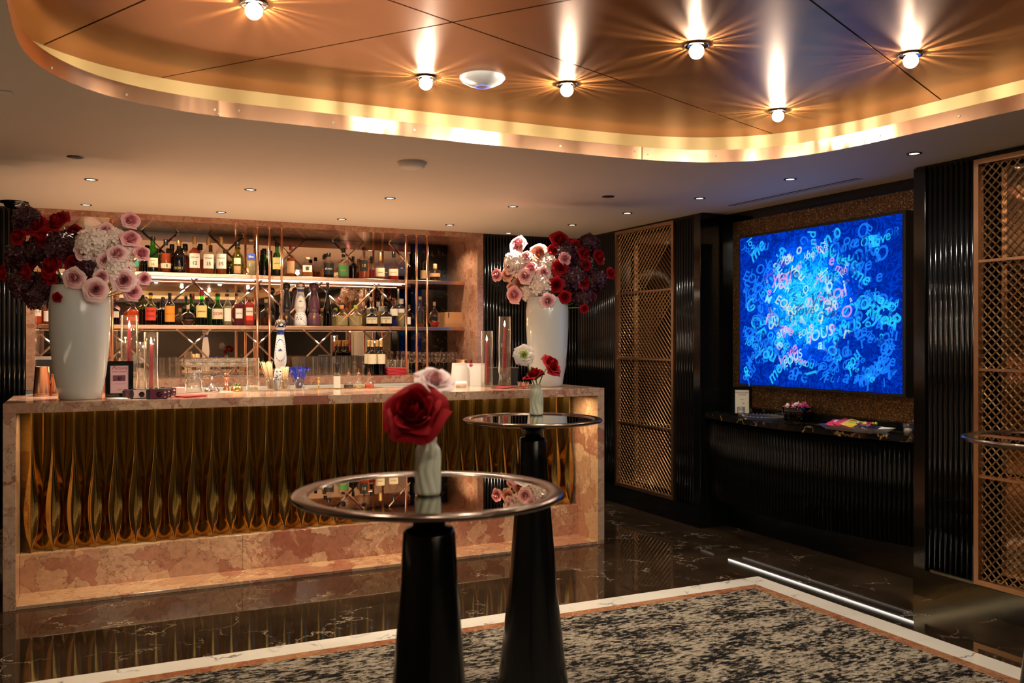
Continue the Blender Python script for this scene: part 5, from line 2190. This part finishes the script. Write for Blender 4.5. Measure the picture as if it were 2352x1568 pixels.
# till terminal
p = on_y(102, 870, 7.8)
t = thing('till_terminal', 'black touch-screen till terminal behind the left vase', 'till', (p.x, 7.8, LZ), face_cam(p))
obj('screen', MB().poly([(-.15, -.1), (.2, -.1), (.2, -.06), (-.15, -.06)], .04, .16), 'black_matte', t)
obj('bezel', MB().add([(-.13, -.1, .125), (.2, -.1, .125), (.2, -.02, .185), (-.10, -.02, .185)], [(0, 1, 2, 3)]), 'steel', t)
obj('base', MB().cbox(-.12, .18, -.09, .08, 0, .04), 'black_matte', t)

# ================================================================== things on the bar


def on_bar(u, v):
    p = on_z(u, v, BZ)
    if p.y > 6.17:
        p = on_y(u, 785, 6.17)
    return Vector((p.x, p.y, BZ + .0005)), depth(p)


def shaker(u, v, vtop, wb, wt, label):
    p, d = on_bar(u, v)
    H = (v - vtop) * d / FPX
    R1, R2 = wb * .5 * d / FPX, wt * .5 * d / FPX
    t = thing('copper_shaker', label, 'cocktail shaker', p, 0, 'copper shaker tins')
    obj('tin', MB().lathe([(0, 0), (R1, 0), (R1 * 1.0, .01), (R2, H - .004), (R2 + .0015, H - .002), (R2, H), (R2 - .003, H - .003), (0, H - .006)], 40), 'copper', t)
    obj('rolled_rim', MB().lathe([(R1 - .001, .012), (R1 + .0005, .014), (R1 - .001, .017)], 40), 'copper_shiny', t)


shaker(97, 908, 841, 38, 29, 'copper shaker tin furthest left on the bar')
shaker(130, 907, 858, 28, 20, 'copper shaker tin half hidden left of the vase')
shaker(238, 907, 842, 24, 20, 'copper shaker tin between the left vase and framed sign')


def sign(p, w_, h_, rotz, label, card, build, fr=.02):
    t = thing('framed_sign', label, 'sign', p, rotz, 'framed signs')
    obj('frame', MB().box(-w_ / 2, -w_ / 2 + fr, -.01, .01, 0, h_).box(w_ / 2 - fr, w_ / 2, -.01, .01, 0, h_).box(-w_ / 2 + fr, w_ / 2 - fr, -.01, .01, 0, fr * .8).box(-w_ / 2 + fr, w_ / 2 - fr, -.01, .01, h_ - fr, h_), 'black_gloss', t)
    c = obj('card', MB().box(-w_ / 2 + fr, w_ / 2 - fr, -.004, .004, fr * .8, h_ - fr), card, t)
    obj('easel_leg', MB().add([(-.02, .01, h_ * .7), (.02, .01, h_ * .7), (.02, .06, 0), (-.02, .06, 0), (-.02, .013, h_ * .7), (.02, .013, h_ * .7), (.02, .063, 0), (-.02, .063, 0)], [(0, 1, 2, 3), (7, 6, 5, 4), (0, 4, 5, 1), (1, 5, 6, 2), (2, 6, 7, 3), (3, 7, 4, 0)]), 'black_matte', t)
    build(c, w_, h_)
    return t


def sign_left(c, w_, h_):
    letter('Picture', .03, c, (0, -.0052, h_ * .80), 'ink_red', shear=.4)
    letter('PERFECT MOMENT', .0095, c, (0, -.0052, h_ * .70), 'ink_red')
    obj('printed_camera', MB().cbox(-.036, .034, -.0062, -.0042, h_ * .44, h_ * .60, .001), 'camera_plum', c)
    obj('printed_lens', MB().lathe([(0, -.0008), (.012, -.0008), (.012, 0)], 20), 'ink', c, loc=(.002, -.0063, h_ * .52), rot=(-PI / 2, 0, 0))
    letter('USE IT  WIND IT  SNAP IT', .0062, c, (0, -.0052, h_ * .36), 'ink_red')
    letter('#24', .013, c, (.0, -.0052, h_ * .2), 'ink_red')


p, d = on_bar(274, 912)
sign(p, 59 * d / FPX, 82 * d / FPX, face_cam(p) + .08, 'black framed pink card with a plum camera picture on the bar', 'card_pink', sign_left, .027)


def snap_camera(u, v, mat, label, wpx=48):
    p, d = on_bar(u, v)
    k = d / FPX
    w_, h_, dp = wpx * k, wpx * .5 * k, .028
    t = thing('disposable_camera', label, 'camera', p, face_cam(p) + random.uniform(-.25, .1), 'disposable cameras on the bar')
    obj('body', MB().cbox(-w_ / 2, w_ / 2, -dp / 2, dp / 2, 0, h_, .005), 'black_matte', t)
    vs = []
    n = 8
    for s, x0 in ((0, -w_ * .33), (1, w_ * .48)):
        for i in range(n + 1):
            z = .003 + (h_ - .006) * i / n
            bulge = -.004 * math.sin(PI * i / n) * (1 if s == 0 else -1)
            vs.append((x0 - bulge, -dp / 2 - .001, z))
    fs = [(i, n + 1 + i, n + 2 + i, i + 1) for i in range(n)]
    f = obj('card_front', MB().add(vs, fs), mat, t)
    letter('24', .012, f, (w_ * .38, -dp / 2 - .002, h_ * .2), 'ink_white')
    obj('lens', MB().lathe([(0, .008), (.006, .008), (.008, .004), (.014, .004), (.016, 0)], 20), 'black_gloss', t, loc=(w_ * .10, -dp / 2 - .001, h_ * .45), rot=(PI / 2, 0, 0))
    obj('flash', MB().lathe([(0, .003), (.006, .003), (.008, 0)], 16), 'chrome', t, loc=(w_ * .38, -dp / 2 - .001, h_ * .72), rot=(PI / 2, 0, 0))
    obj('winder', MB().lathe([(0, .004), (.009, .004), (.01, 0)], 16), 'black_gloss', t, loc=(-w_ * .3, 0, h_))


snap_camera(385, 909, 'camera_plum', 'plum disposable camera furthest right of the row', 36)
snap_camera(372, 913, 'camera_plum', 'plum disposable camera second from the right', 40)
snap_camera(301, 914, 'camera_plum', 'plum disposable camera furthest left by the framed sign', 36)
snap_camera(321, 916, 'camera_blush', 'pale pink disposable camera in the row', 42)
snap_camera(361, 917, 'camera_plum', 'plum disposable camera at the front of the row', 46)


def napkin_pile(u, v, label, w_=.14):
    p, d = on_bar(u, v)
    t = thing('cocktail_napkins', label, 'napkins', p, .2, 'red napkins on the bar')
    for k in range(3):
        obj('napkin', MB().cbox(-w_ / 2, w_ / 2, -.06, .06, k * .003, k * .003 + .0026, .001), 'red_napkin', t, rot=(0, 0, .25 * k))


napkin_pile(438, 912, 'flat red napkins in front of the mixing glass', .15)
napkin_pile(1157, 892, 'flat red napkins in front of the tall right candle', .15)
p, d = on_bar(270, 916)
t = thing('paper_coaster', 'round white paper coaster at the foot of the framed sign', 'coaster', p)
obj('disc', MB().lathe([(0, .0015), (.055, .0015), (.055, 0), (0, 0)], 32), 'paper', t)
p, d = on_bar(520, 901)
t = thing('paper_coaster', 'white paper coaster under the copper jigger', 'coaster', p)
obj('disc', MB().lathe([(0, .0015), (.045, .0015), (.045, 0), (0, 0)], 32), 'paper', t)


def hurricane(u, v, vtop, wpx, vcandle, label, holder=None, off=0):
    p, d = on_bar(u, v)
    k = d / FPX
    H, R = (v - vtop) * k, wpx * .5 * k
    t = thing('hurricane_glass', label + ' glass cylinder', 'candle holder', p, 0, 'glass candle cylinders on the bar')
    obj('cylinder', MB().lathe([(R - .002, 0), (R, .001), (R, H), (R - .0022, H), (R - .0022, .002)], 40), 'clear_glass', t)
    zb = .002
    if holder:
        hh = holder * k
        obj('glass_block', MB().lathe([(0, .002), (R * .78, .002), (R * .72, hh * .12), (R * .6, hh * .8), (R * .78, hh * .86), (R * .78, hh), (R * .3, hh), (R * .3, hh * .8), (0, hh * .8)], 28), 'cut_glass', t)
        zb = hh * .82
    else:
        obj('glass_block', MB().lathe([(0, .002), (R * .85, .002), (R * .85, .028), (R * .35, .03), (R * .35, .012), (0, .012)], 28), 'cut_glass', t)
        zb = .014
    Hc = (v - vcandle) * k
    c = thing('taper_candle', 'lit red taper candle inside the ' + label + ' glass', 'candle', p + Vector((off, 0, zb)), 0, 'red taper candles on the bar')
    rc = 5.4 * k
    h = Hc - zb
    obj('wax', MB().lathe([(0, 0), (rc, 0), (rc * .8, h * .7), (rc * .62, h - .004), (rc * .3, h), (0, h)], 16), 'candle_red', c)
    obj('wick', MB().tube([(0, 0, h), (.0006, 0, h + .008)], .0008, 5), 'wick', c)
    obj('flame', MB().lathe([(0, h + .003), (.005, h + .010), (.0062, h + .018), (.0045, h + .03), (.0018, h + .042), (0, h + .05)], 14), 'flame', c)
    light('POINT', (p.x + off, p.y, p.z + zb + h + .06), .35, (1, .6, .25), shadow_soft_size=.008)


hurricane(297, 899, 719, 37, 749, 'tallest left')
hurricane(347, 900, 760, 31, 789, 'shorter left')
hurricane(1118, 888, 761, 28, 786, 'shorter right')
hurricane(1159, 886, 728, 30, 752, 'tallest right', holder=40)
p, d = on_bar(325, 893)
t = thing('glass_carafe', 'empty clear glass cylinder between the two left candles', 'vase', p)
obj('cylinder', MB().lathe([(0, 0), (.028, 0), (.03, .002), (.028, .18), (.033, .33), (.031, .33), (.026, .18), (.027, .01), (0, .01)], 32), 'cut_glass', t)

# mixing glass
p, d = on_bar(445, 899)
k_ = d / FPX
R = 18.5 * k_
t = thing('mixing_glass', 'diamond-cut mixing glass with a lipped rim', 'glass', p)
obj('bowl', MB().lathe([(0, 0), (R * .95, 0), (R, .004), (R, .11), (R * .9, .125), (R * .96, .142), (R * .93, .142), (R * .86, .125), (R * .93, .105), (R * .93, .03), (0, .026)], 40), 'cut_glass', t)
mb = MB()
for k in range(18):
    for sg in (1, -1):
        pts = []
        for q in range(5):
            a = 2 * PI * k / 18 + sg * q * .175
            pts.append((R * 1.004 * math.cos(a), R * 1.004 * math.sin(a), .04 + q * .0125))
        mb.tube(pts, .0011, 4)
obj('cut_lines', mb, 'cut_glass', t)
# funnel
p, d = on_bar(487, 900)
t = thing('bar_funnel', 'upturned stainless steel funnel', 'funnel', p)
obj('cone', MB().lathe([(.048, 0), (.048, .012), (.044, .014), (.012, .052), (.007, .06), (.006, .1), (.005, .1), (.0, .09)], 36), 'chrome', t)
obj('rim_bead', MB().lathe([(.0482, 0), (.0495, .001), (.0482, .0025)], 36), 'steel', t)
# jigger
p, d = on_bar(520, 899)
t = thing('jigger', 'copper double-ended jigger on a coaster', 'jigger', p + Vector((0, 0, .0018)))
obj('large_cup', MB().lathe([(0, .001), (.021, .0), (.02, .01), (.008, .066), (.0, .066)], 28), 'copper_shiny', t)
obj('small_cup', MB().lathe([(0, .066), (.008, .066), (.019, .118), (.0175, .118), (.007, .07), (0, .07)], 28), 'copper_shiny', t)
# amber dish with leaf
p, d = on_bar(544, 899)
t = thing('garnish_dish', 'small round amber metal dish holding green garnish', 'dish', p)
obj('dish', MB().lathe([(0, 0), (.036, 0), (.039, .006), (.036, .01), (.037, .034), (.034, .034), (.033, .012), (0, .01)], 32), 'brass', t)
mb = MB()
for k in range(7):
    a = k * .9
    mb.add([(0, 0, .03), (.02 * math.cos(a - .3), .02 * math.sin(a - .3), .042), (.036 * math.cos(a), .036 * math.sin(a), .05 + .004 * (k % 3)), (.02 * math.cos(a + .3), .02 * math.sin(a + .3), .038)], [(0, 1, 2), (0, 2, 3)])
obj('leaves', mb, 'leaf_green', t)
# tall glass with matches
p, d = on_bar(581, 898)
t = thing('match_cylinder', 'tall narrow glass cylinder with short pale matches', 'jar', p)
obj('cylinder', MB().lathe([(0, 0), (.039, 0), (.041, .002), (.041, .222), (.0385, .222), (.0385, .008), (0, .008)], 32), 'clear_glass', t)
mb = MB()
for k in range(28):
    a = k * 2.4
    r = .008 * math.sqrt(k) * .72
    mb.tube([(r * math.cos(a), r * math.sin(a), .009), (r * math.cos(a) * 1.05, r * math.sin(a) * 1.05, .035 + .002 * (k % 3))], .0014, 4)
obj('matches', mb, 'matches', t, kind='stuff')


def pick_glass(u, v, label, n, length, mat, spread, flags=False, lean=0, r=.034):
    p, d = on_bar(u, v)
    t = thing('pick_glass', label, 'glass', p, 0, 'glasses of straws and picks')
    obj('glass', tumbler_mesh(r, .088, 0, .003), 'cut_glass', t)
    rs3 = random.Random(u)
    for k in range(n):
        a = rs3.uniform(0, 2 * PI)
        q = math.sqrt(rs3.random()) * r * .75
        x0, y0 = q * .6 * math.cos(a), q * .6 * math.sin(a)
        x1, y1 = q * spread * math.cos(a) + lean * rs3.uniform(.5, 1.3), q * spread * math.sin(a) * .6
        h = length * rs3.uniform(.93, 1.0)
        o = obj('pick', MB().tube([(x0, y0, .012), (x1, y1, h)], .0022 if not flags else .0016, 5), mat, t)
        if flags:
            mb = MB()
            c = Vector((x1, y1, h))
            fw = .012
            n_ = Vector((math.cos(a * 3), math.sin(a * 3) * .6, .25)).normalized()
            s_ = n_.cross(Vector((0, 0, 1))).normalized()
            tt = Vector((0, 0, 1)) * .8 + n_ * .2
            mb.add([c - s_ * fw - tt * .007, c + s_ * fw - tt * .007, c + s_ * fw + tt * .006, c - s_ * fw + tt * .006, c - s_ * fw - tt * .007 + n_ * .004, c + s_ * fw - tt * .007 + n_ * .004, c + s_ * fw + tt * .006 + n_ * .004, c - s_ * fw + tt * .006 + n_ * .004], [(0, 1, 2, 3), (7, 6, 5, 4), (0, 4, 5, 1), (1, 5, 6, 2), (2, 6, 7, 3), (3, 7, 4, 0)])
            obj('pick_flag', mb, mat, o)
    return t


pick_glass(623, 898, 'glass of long wooden straws leaning left', 26, .2, 'wood_pick', 1.5, lean=-.035)
pick_glass(654, 899, 'glass packed with short wooden picks', 46, .165, 'wood_pick', 1.15)
pick_glass(687, 897, 'glass of blue flagged cocktail picks', 34, .155, 'blue_pick', 2.9, True)
bp_, d = on_bar(644, 884)
bell(644, BZ + .0005, bp_.y, 733, 33, 'ceramic_white', 'chrome', 'white ceramic bottle with blue leaves standing on the bar', 'blue', 'bottles on the bar')
# gold pourer
p, d = on_bar(732, 893)
t = thing('bottle_pourer', 'slim gold muddler standing on the bar', 'muddler', p)
obj('shaft', MB().lathe([(0, 0), (.012, 0), (.012, .006), (.004, .01), (.0045, .045), (.008, .06), (.007, .082), (0, .084)], 18), 'gold', t)
# small bottle with twisted cap
def bar_bottle(u, v, vtop, wpx, gm, lq, label, **k):
    p, d = on_bar(u, v)
    return bottle(u, BZ + .0005, p.y, vtop, wpx, gm, lq, label, **k)


bar_bottle(774, 894, 835, 16, 'clear_glass', 'pale_liquor', 'small square-shouldered bottle with black twisted stopper on the bar', fill=.4, sh=(.54, .62), rn=.5, cap='capsule_black', caph=.36, lab='label_white', lz=(.03, .5), half=1.2, group='bottles on the bar')


def dropper(u, v, lq, label):
    p, d = on_bar(u, v)
    t = thing('bitters_bottle', label, 'bottle', p, 0, 'bitters droppers on the bar')
    obj('flask', MB().lathe([(0, 0), (.033, 0), (.036, .006), (.034, .028), (.022, .042), (.012, .055), (.0105, .09), (.012, .098)], 28), 'cut_glass', t)
    obj('liquid', MB().lathe([(0, .004), (.03, .004), (.0325, .01), (.031, .026), (0, .027)], 24), lq, t)
    obj('dash_cap', MB().lathe([(.0125, .096), (.0125, .106), (.006, .112), (.0022, .118), (.0012, .142), (0, .143)], 18), 'copper_shiny', t)


dropper(801, 893, 'rum_dark', 'glass bitters dropper with dark liquid, left of three')
dropper(824, 892, 'pale_liquor', 'glass bitters dropper with pale liquid, middle of three')
dropper(848, 892, 'spritz', 'glass bitters dropper with amber liquid, right of three')
p, d = on_bar(790, 893)
t = thing('bar_mat', 'thin gold perforated drip mat along the back of the bar', 'mat', (p.x, p.y + .02, BZ + .0003))
obj('tray', MB().cbox(-.24, .30, -.05, .05, 0, .003, .001), 'brass', t)
mb = MB()
for k in range(40):
    mb.box(-.235 + k * .0133, -.229 + k * .0133, -.046, .046, .003, .0045)
obj('grid', mb, 'gold', t, kind='stuff')


# white gift bags
def gift_bag(u, v, vtop, wpx, label, rz=0, seal=False, dp=.07):
    p, d = on_bar(u, v)
    k = d / FPX
    w_, h_ = wpx * k, (v - vtop) * k
    t = thing('gift_bag', label, 'gift bag', p, face_cam(p) + rz, 'white paper gift bags')
    vs = [(-w_ / 2, -dp / 2, 0), (w_ / 2, -dp / 2, 0), (w_ / 2, dp / 2, 0), (-w_ / 2, dp / 2, 0), (-w_ / 2, -.012, h_), (w_ / 2, -.012, h_), (w_ / 2, .012, h_), (-w_ / 2, .012, h_), (-w_ / 2, 0, h_ * .35), (w_ / 2, 0, h_ * .35)]
    obj('bag', MB().add(vs, [(0, 1, 5, 4), (2, 3, 7, 6), (0, 4, 8), (4, 7, 8), (7, 3, 8), (3, 0, 8), (1, 9, 5), (5, 9, 6), (6, 9, 2), (2, 9, 1), (4, 5, 6, 7), (3, 2, 1, 0)]), 'paper', t)
    obj('top_fold', MB().box(-w_ / 2 + .002, w_ / 2 - .002, -.0145, -.0125, h_ * .88, h_), 'paper', t)
    if seal:
        obj('seal', MB().lathe([(0, .001), (.013, .001), (.013, 0)], 20), 'pink_wrap', t, loc=(-w_ * .2, -.0155, h_ * .93), rot=(PI / 2, 0, 0))


gift_bag(1091, 885, 834, 45, 'white gift bag with a pink seal by the candle', -.1, True)
gift_bag(1055, 886, 833, 34, 'white gift bag with folded side, left of two', .5)
p, d = on_bar(1059, 890)
t = thing('paper_cup', 'low white folded paper cup in front of the gift bags', 'cup', p)
obj('cup', MB().lathe([(0, 0), (.038, 0), (.042, .042), (.040, .042), (.036, .003), (0, .003)], 24), 'paper', t)
p, d = on_bar(410, 905)
t = thing('card_box', 'low white card box behind the red napkins', 'box', p, .1)
obj('box', MB().cbox(-.03, .035, -.03, .03, 0, .04, .002), 'paper', t)
obj('lid_edge', MB().box(-.0315, .0365, -.0315, .0315, .034, .0405), 'paper', t)
# black gift box
p, d = on_bar(1160, 884)
t = thing('black_box', 'black box with copper edges and small white marks behind the candles', 'box', p + Vector((0, .05, 0)), face_cam(p))
obj('box', MB().cbox(-.125, .12, -.03, .05, 0, .13, .002), 'black_matte', t)
obj('copper_edge', MB().box(-.127, .122, -.032, .052, .128, .134), 'copper', t)
l_ = obj('mark_panel', MB().box(.035, .075, -.0312, -.0302, .01, .07), 'black_matte', t)
letter('&', .025, l_, (.055, -.032, .045), 'ink_white')
letter('oo', .014, l_, (.055, -.032, .02), 'ink_white')
# crystal rose
p, d = on_bar(1202, 893)
t = thing('crystal_rose', 'pink cut-crystal flower tealight holder', 'candle holder', p)
for lay, (n, r, tl, h) in enumerate([(6, .042, .55, .05), (5, .03, .3, .055)]):
    for k in range(n):
        a = 2 * PI * k / n + lay * .5
        ca, sa = math.cos(a), math.sin(a)
        mb = MB()
        w_ = .017
        vs = [(.012 * ca, .012 * sa, .004), (r * .8 * ca - w_ * sa, r * .8 * sa + w_ * ca, h * .5), (r * 1.15 * ca, r * 1.15 * sa, h), (r * .8 * ca + w_ * sa, r * .8 * sa - w_ * ca, h * .5), (r * .95 * ca, r * .95 * sa, h * .35), (r * .6 * ca, r * .6 * sa, h * .6)]
        mb.add(vs, [(0, 1, 4), (1, 2, 4), (2, 3, 4), (3, 0, 4), (0, 5, 1), (1, 5, 2), (2, 5, 3), (3, 5, 0)])
        obj('petal', mb, 'rose_glass', t)
obj('base', MB().lathe([(0, 0), (.03, 0), (.034, .004), (.02, .012), (0, .012)], 12, smooth=False), 'rose_glass', t)

# ================================================================== side counter things
CZ2 = .9005


def on_c(u, v):
    p = on_z(u, v, .9)
    return Vector((p.x, p.y, CZ2)), depth(p)


def sign_right(c, w_, h_):
    letter('What you desire', .017, c, (0, -.0052, h_ * .80), 'ink', shear=.4)
    letter('is yours', .017, c, (0, -.0052, h_ * .73), 'ink', shear=.4)
    letter('sweets', .010, c, (0, -.0052, h_ * .56), 'ink')
    letter('95', .018, c, (.008, -.0052, h_ * .42), 'ink', shear=.3)


p, d = on_c(1704, 955)
sign(p, 45 * d / FPX, 66 * d / FPX, face_cam(p) + .1, 'black framed cream card on the side counter', 'cream', sign_right, .022)


def tealight(u, v, wpx, hpx, label):
    p, d = on_c(u, v)
    k = d / FPX
    R, H = wpx * .5 * k, hpx * k
    t = thing('tealight_glass', label, 'candle holder', p, 0, 'tealight glasses on the side counter')
    obj('glass', tumbler_mesh(R, H, 0, .0025, R * .84), 'cut_glass', t)
    obj('tealight', MB().lathe([(0, .013), (R * .72, .013), (R * .72, H * .55), (R * .68, H * .53), (0, H * .53)], 24), 'wax_white', t)


tealight(1702, 957, 18, 22, 'small clear tealight glass in front of the cream framed card')
tealight(2086, 1001, 24, 28, 'small clear tealight glass at the right end of the side counter')
p, d = on_c(1757, 963)
t = thing('crystal_tray', 'low round cut-crystal tray beside the tealight glass', 'tray', p)
obj('tray', MB().lathe([(0, .002), (.11, .002), (.12, .006), (.155, .022), (.158, .022), (.15, .014), (.12, .0), (0, 0)], 36, smooth=False), 'crystal', t)
mb = MB()
for k in range(36):
    a = 2 * PI * k / 36
    mb.lathe([(0, -.004), (.005, 0), (0, .004)], 6, (.156 * math.cos(a), .156 * math.sin(a), .024), smooth=False)
obj('beaded_rim', mb, 'crystal', t)
p, d = on_c(1832, 968)
t = thing('glass_bowl', 'dark plum glass bowl of wrapped pink sweets', 'bowl', p)
obj('bowl', MB().lathe([(0, 0), (.06, 0), (.085, .015), (.105, .05), (.108, .1), (.105, .1), (.1, .05), (.08, .02), (0, .008)], 40), 'plum_glass', t)
rs4 = random.Random(9)
g = 'wrapped sweets in the plum bowl'
for k in range(26):
    a = rs4.uniform(0, 2 * PI)
    q = math.sqrt(rs4.random()) * .08
    lay = k % 3
    c = p + Vector((q * math.cos(a), q * math.sin(a), .03 + lay * .034 + .025 * (1 - q / .085)))
    o = obj('wrapped_sweet', MB().lathe([(.012, -.026), (.003, -.016), (.011, -.010), (.0125, 0), (.011, .010), (.003, .016), (.012, .026)], 8, smooth=False), rs4.choice(['pink_wrap', 'pink_wrap', 'pink_wrap', 'label_white', 'pink_rose']), None, c, (rs4.uniform(0, 3), rs4.uniform(0, 3), rs4.uniform(0, 3)))
    tag(o, 'twist-wrapped sweet heaped in the plum glass bowl', 'sweet', g)
p, d = on_c(1966, 990)
t = thing('glass_tray', 'clear pressed-glass tray under the snack packs', 'tray', p, PI / 2 + .05)
trw, trd = .19, .085
vs = []
for (sx, z) in ((.88, 0), (1.12, .03), (1.10, .03), (.86, .004)):
    vs += [(-trw * sx, -trd * sx, z), (trw * sx, -trd * sx, z), (trw * sx, trd * sx, z), (-trw * sx, trd * sx, z)]
fs = [(i * 4 + j, i * 4 + (j + 1) % 4, (i + 1) * 4 + (j + 1) % 4, (i + 1) * 4 + j) for i in range(3) for j in range(4)] + [(12, 13, 14, 15), (3, 2, 1, 0)]
obj('tray', MB().add(vs, fs), 'crystal', t)


def packet(off, mats, label, rz, h=.03, txt=None):
    c = p + Vector((-.02, 0, .024)) + Vector((0, off, h))
    n = 8
    vs = []
    for side in (1, -1):
        for i in range(n + 1):
            for j in range(n + 1):
                x, y = i / n * 2 - 1, j / n * 2 - 1
                z = .016 * (1 - x ** 4) * (1 - y ** 4) * side + (.002 * math.sin(7 * x + 3 * y))
                vs.append((x * .055, y * .075, z))
    fs = []
    m_ = (n + 1) ** 2
    for s in (0, 1):
        for i in range(n):
            for j in range(n):
                q = s * m_ + i * (n + 1) + j
                f = (q, q + n + 1, q + n + 2, q + 1)
                fs.append(f if s == 0 else f[::-1])
    t2 = thing('snack_packet', label, 'snack packet', c, rz, 'snack packets in the glass tray')
    t2.rotation_euler = (.15, -.25, rz)
    obj('wrapper', MB().add(vs, fs, True), mats[0], t2)
    if len(mats) > 1:
        b_ = obj('printed_panel', MB().lathe([(0, .0195), (.028, .0165), (.028, .0155)], 18, sx=1.0, sy=1.4), mats[1], t2)
        if txt:
            letter(txt, .022, t2, (0, 0, .021), 'label_red', rot=(0, 0, -PI / 2))
    return t2


packet(.11, ['pack_red', 'label_white'], 'red snack packet in the glass tray', .2, .008)
packet(.055, ['pack_red', 'pink_wrap'], 'pink-red snack packet leaning on the yellow one', -.1, .016)
packet(-.01, ['pack_yellow', 'pack_lime'], 'yellow sour sweets packet with a green panel', .1, .018, 'SOUR')
packet(-.10, ['pack_dark', 'pink_wrap'], 'black snack packet with coloured sweets print', -.15, .010)
for k in range(14):
    c = p + Vector((-.02 + rs4.uniform(-.05, .03), -.1 + rs4.uniform(-.06, .05), .052 + rs4.uniform(0, .008)))
    o = obj('loose_sweet', MB().lathe([(0, -.006), (.008, -.004), (.010, 0), (.008, .004), (0, .006)], 8), rs4.choice(['pack_red', 'pack_yellow', 'label_orange', 'ink_white', 'pack_lime']), None, c, (rs4.uniform(0, 1), rs4.uniform(0, 1), 0))
    tag(o, 'small coloured sweet lying on the black snack packet', 'sweet', 'loose coloured sweets on the tray')
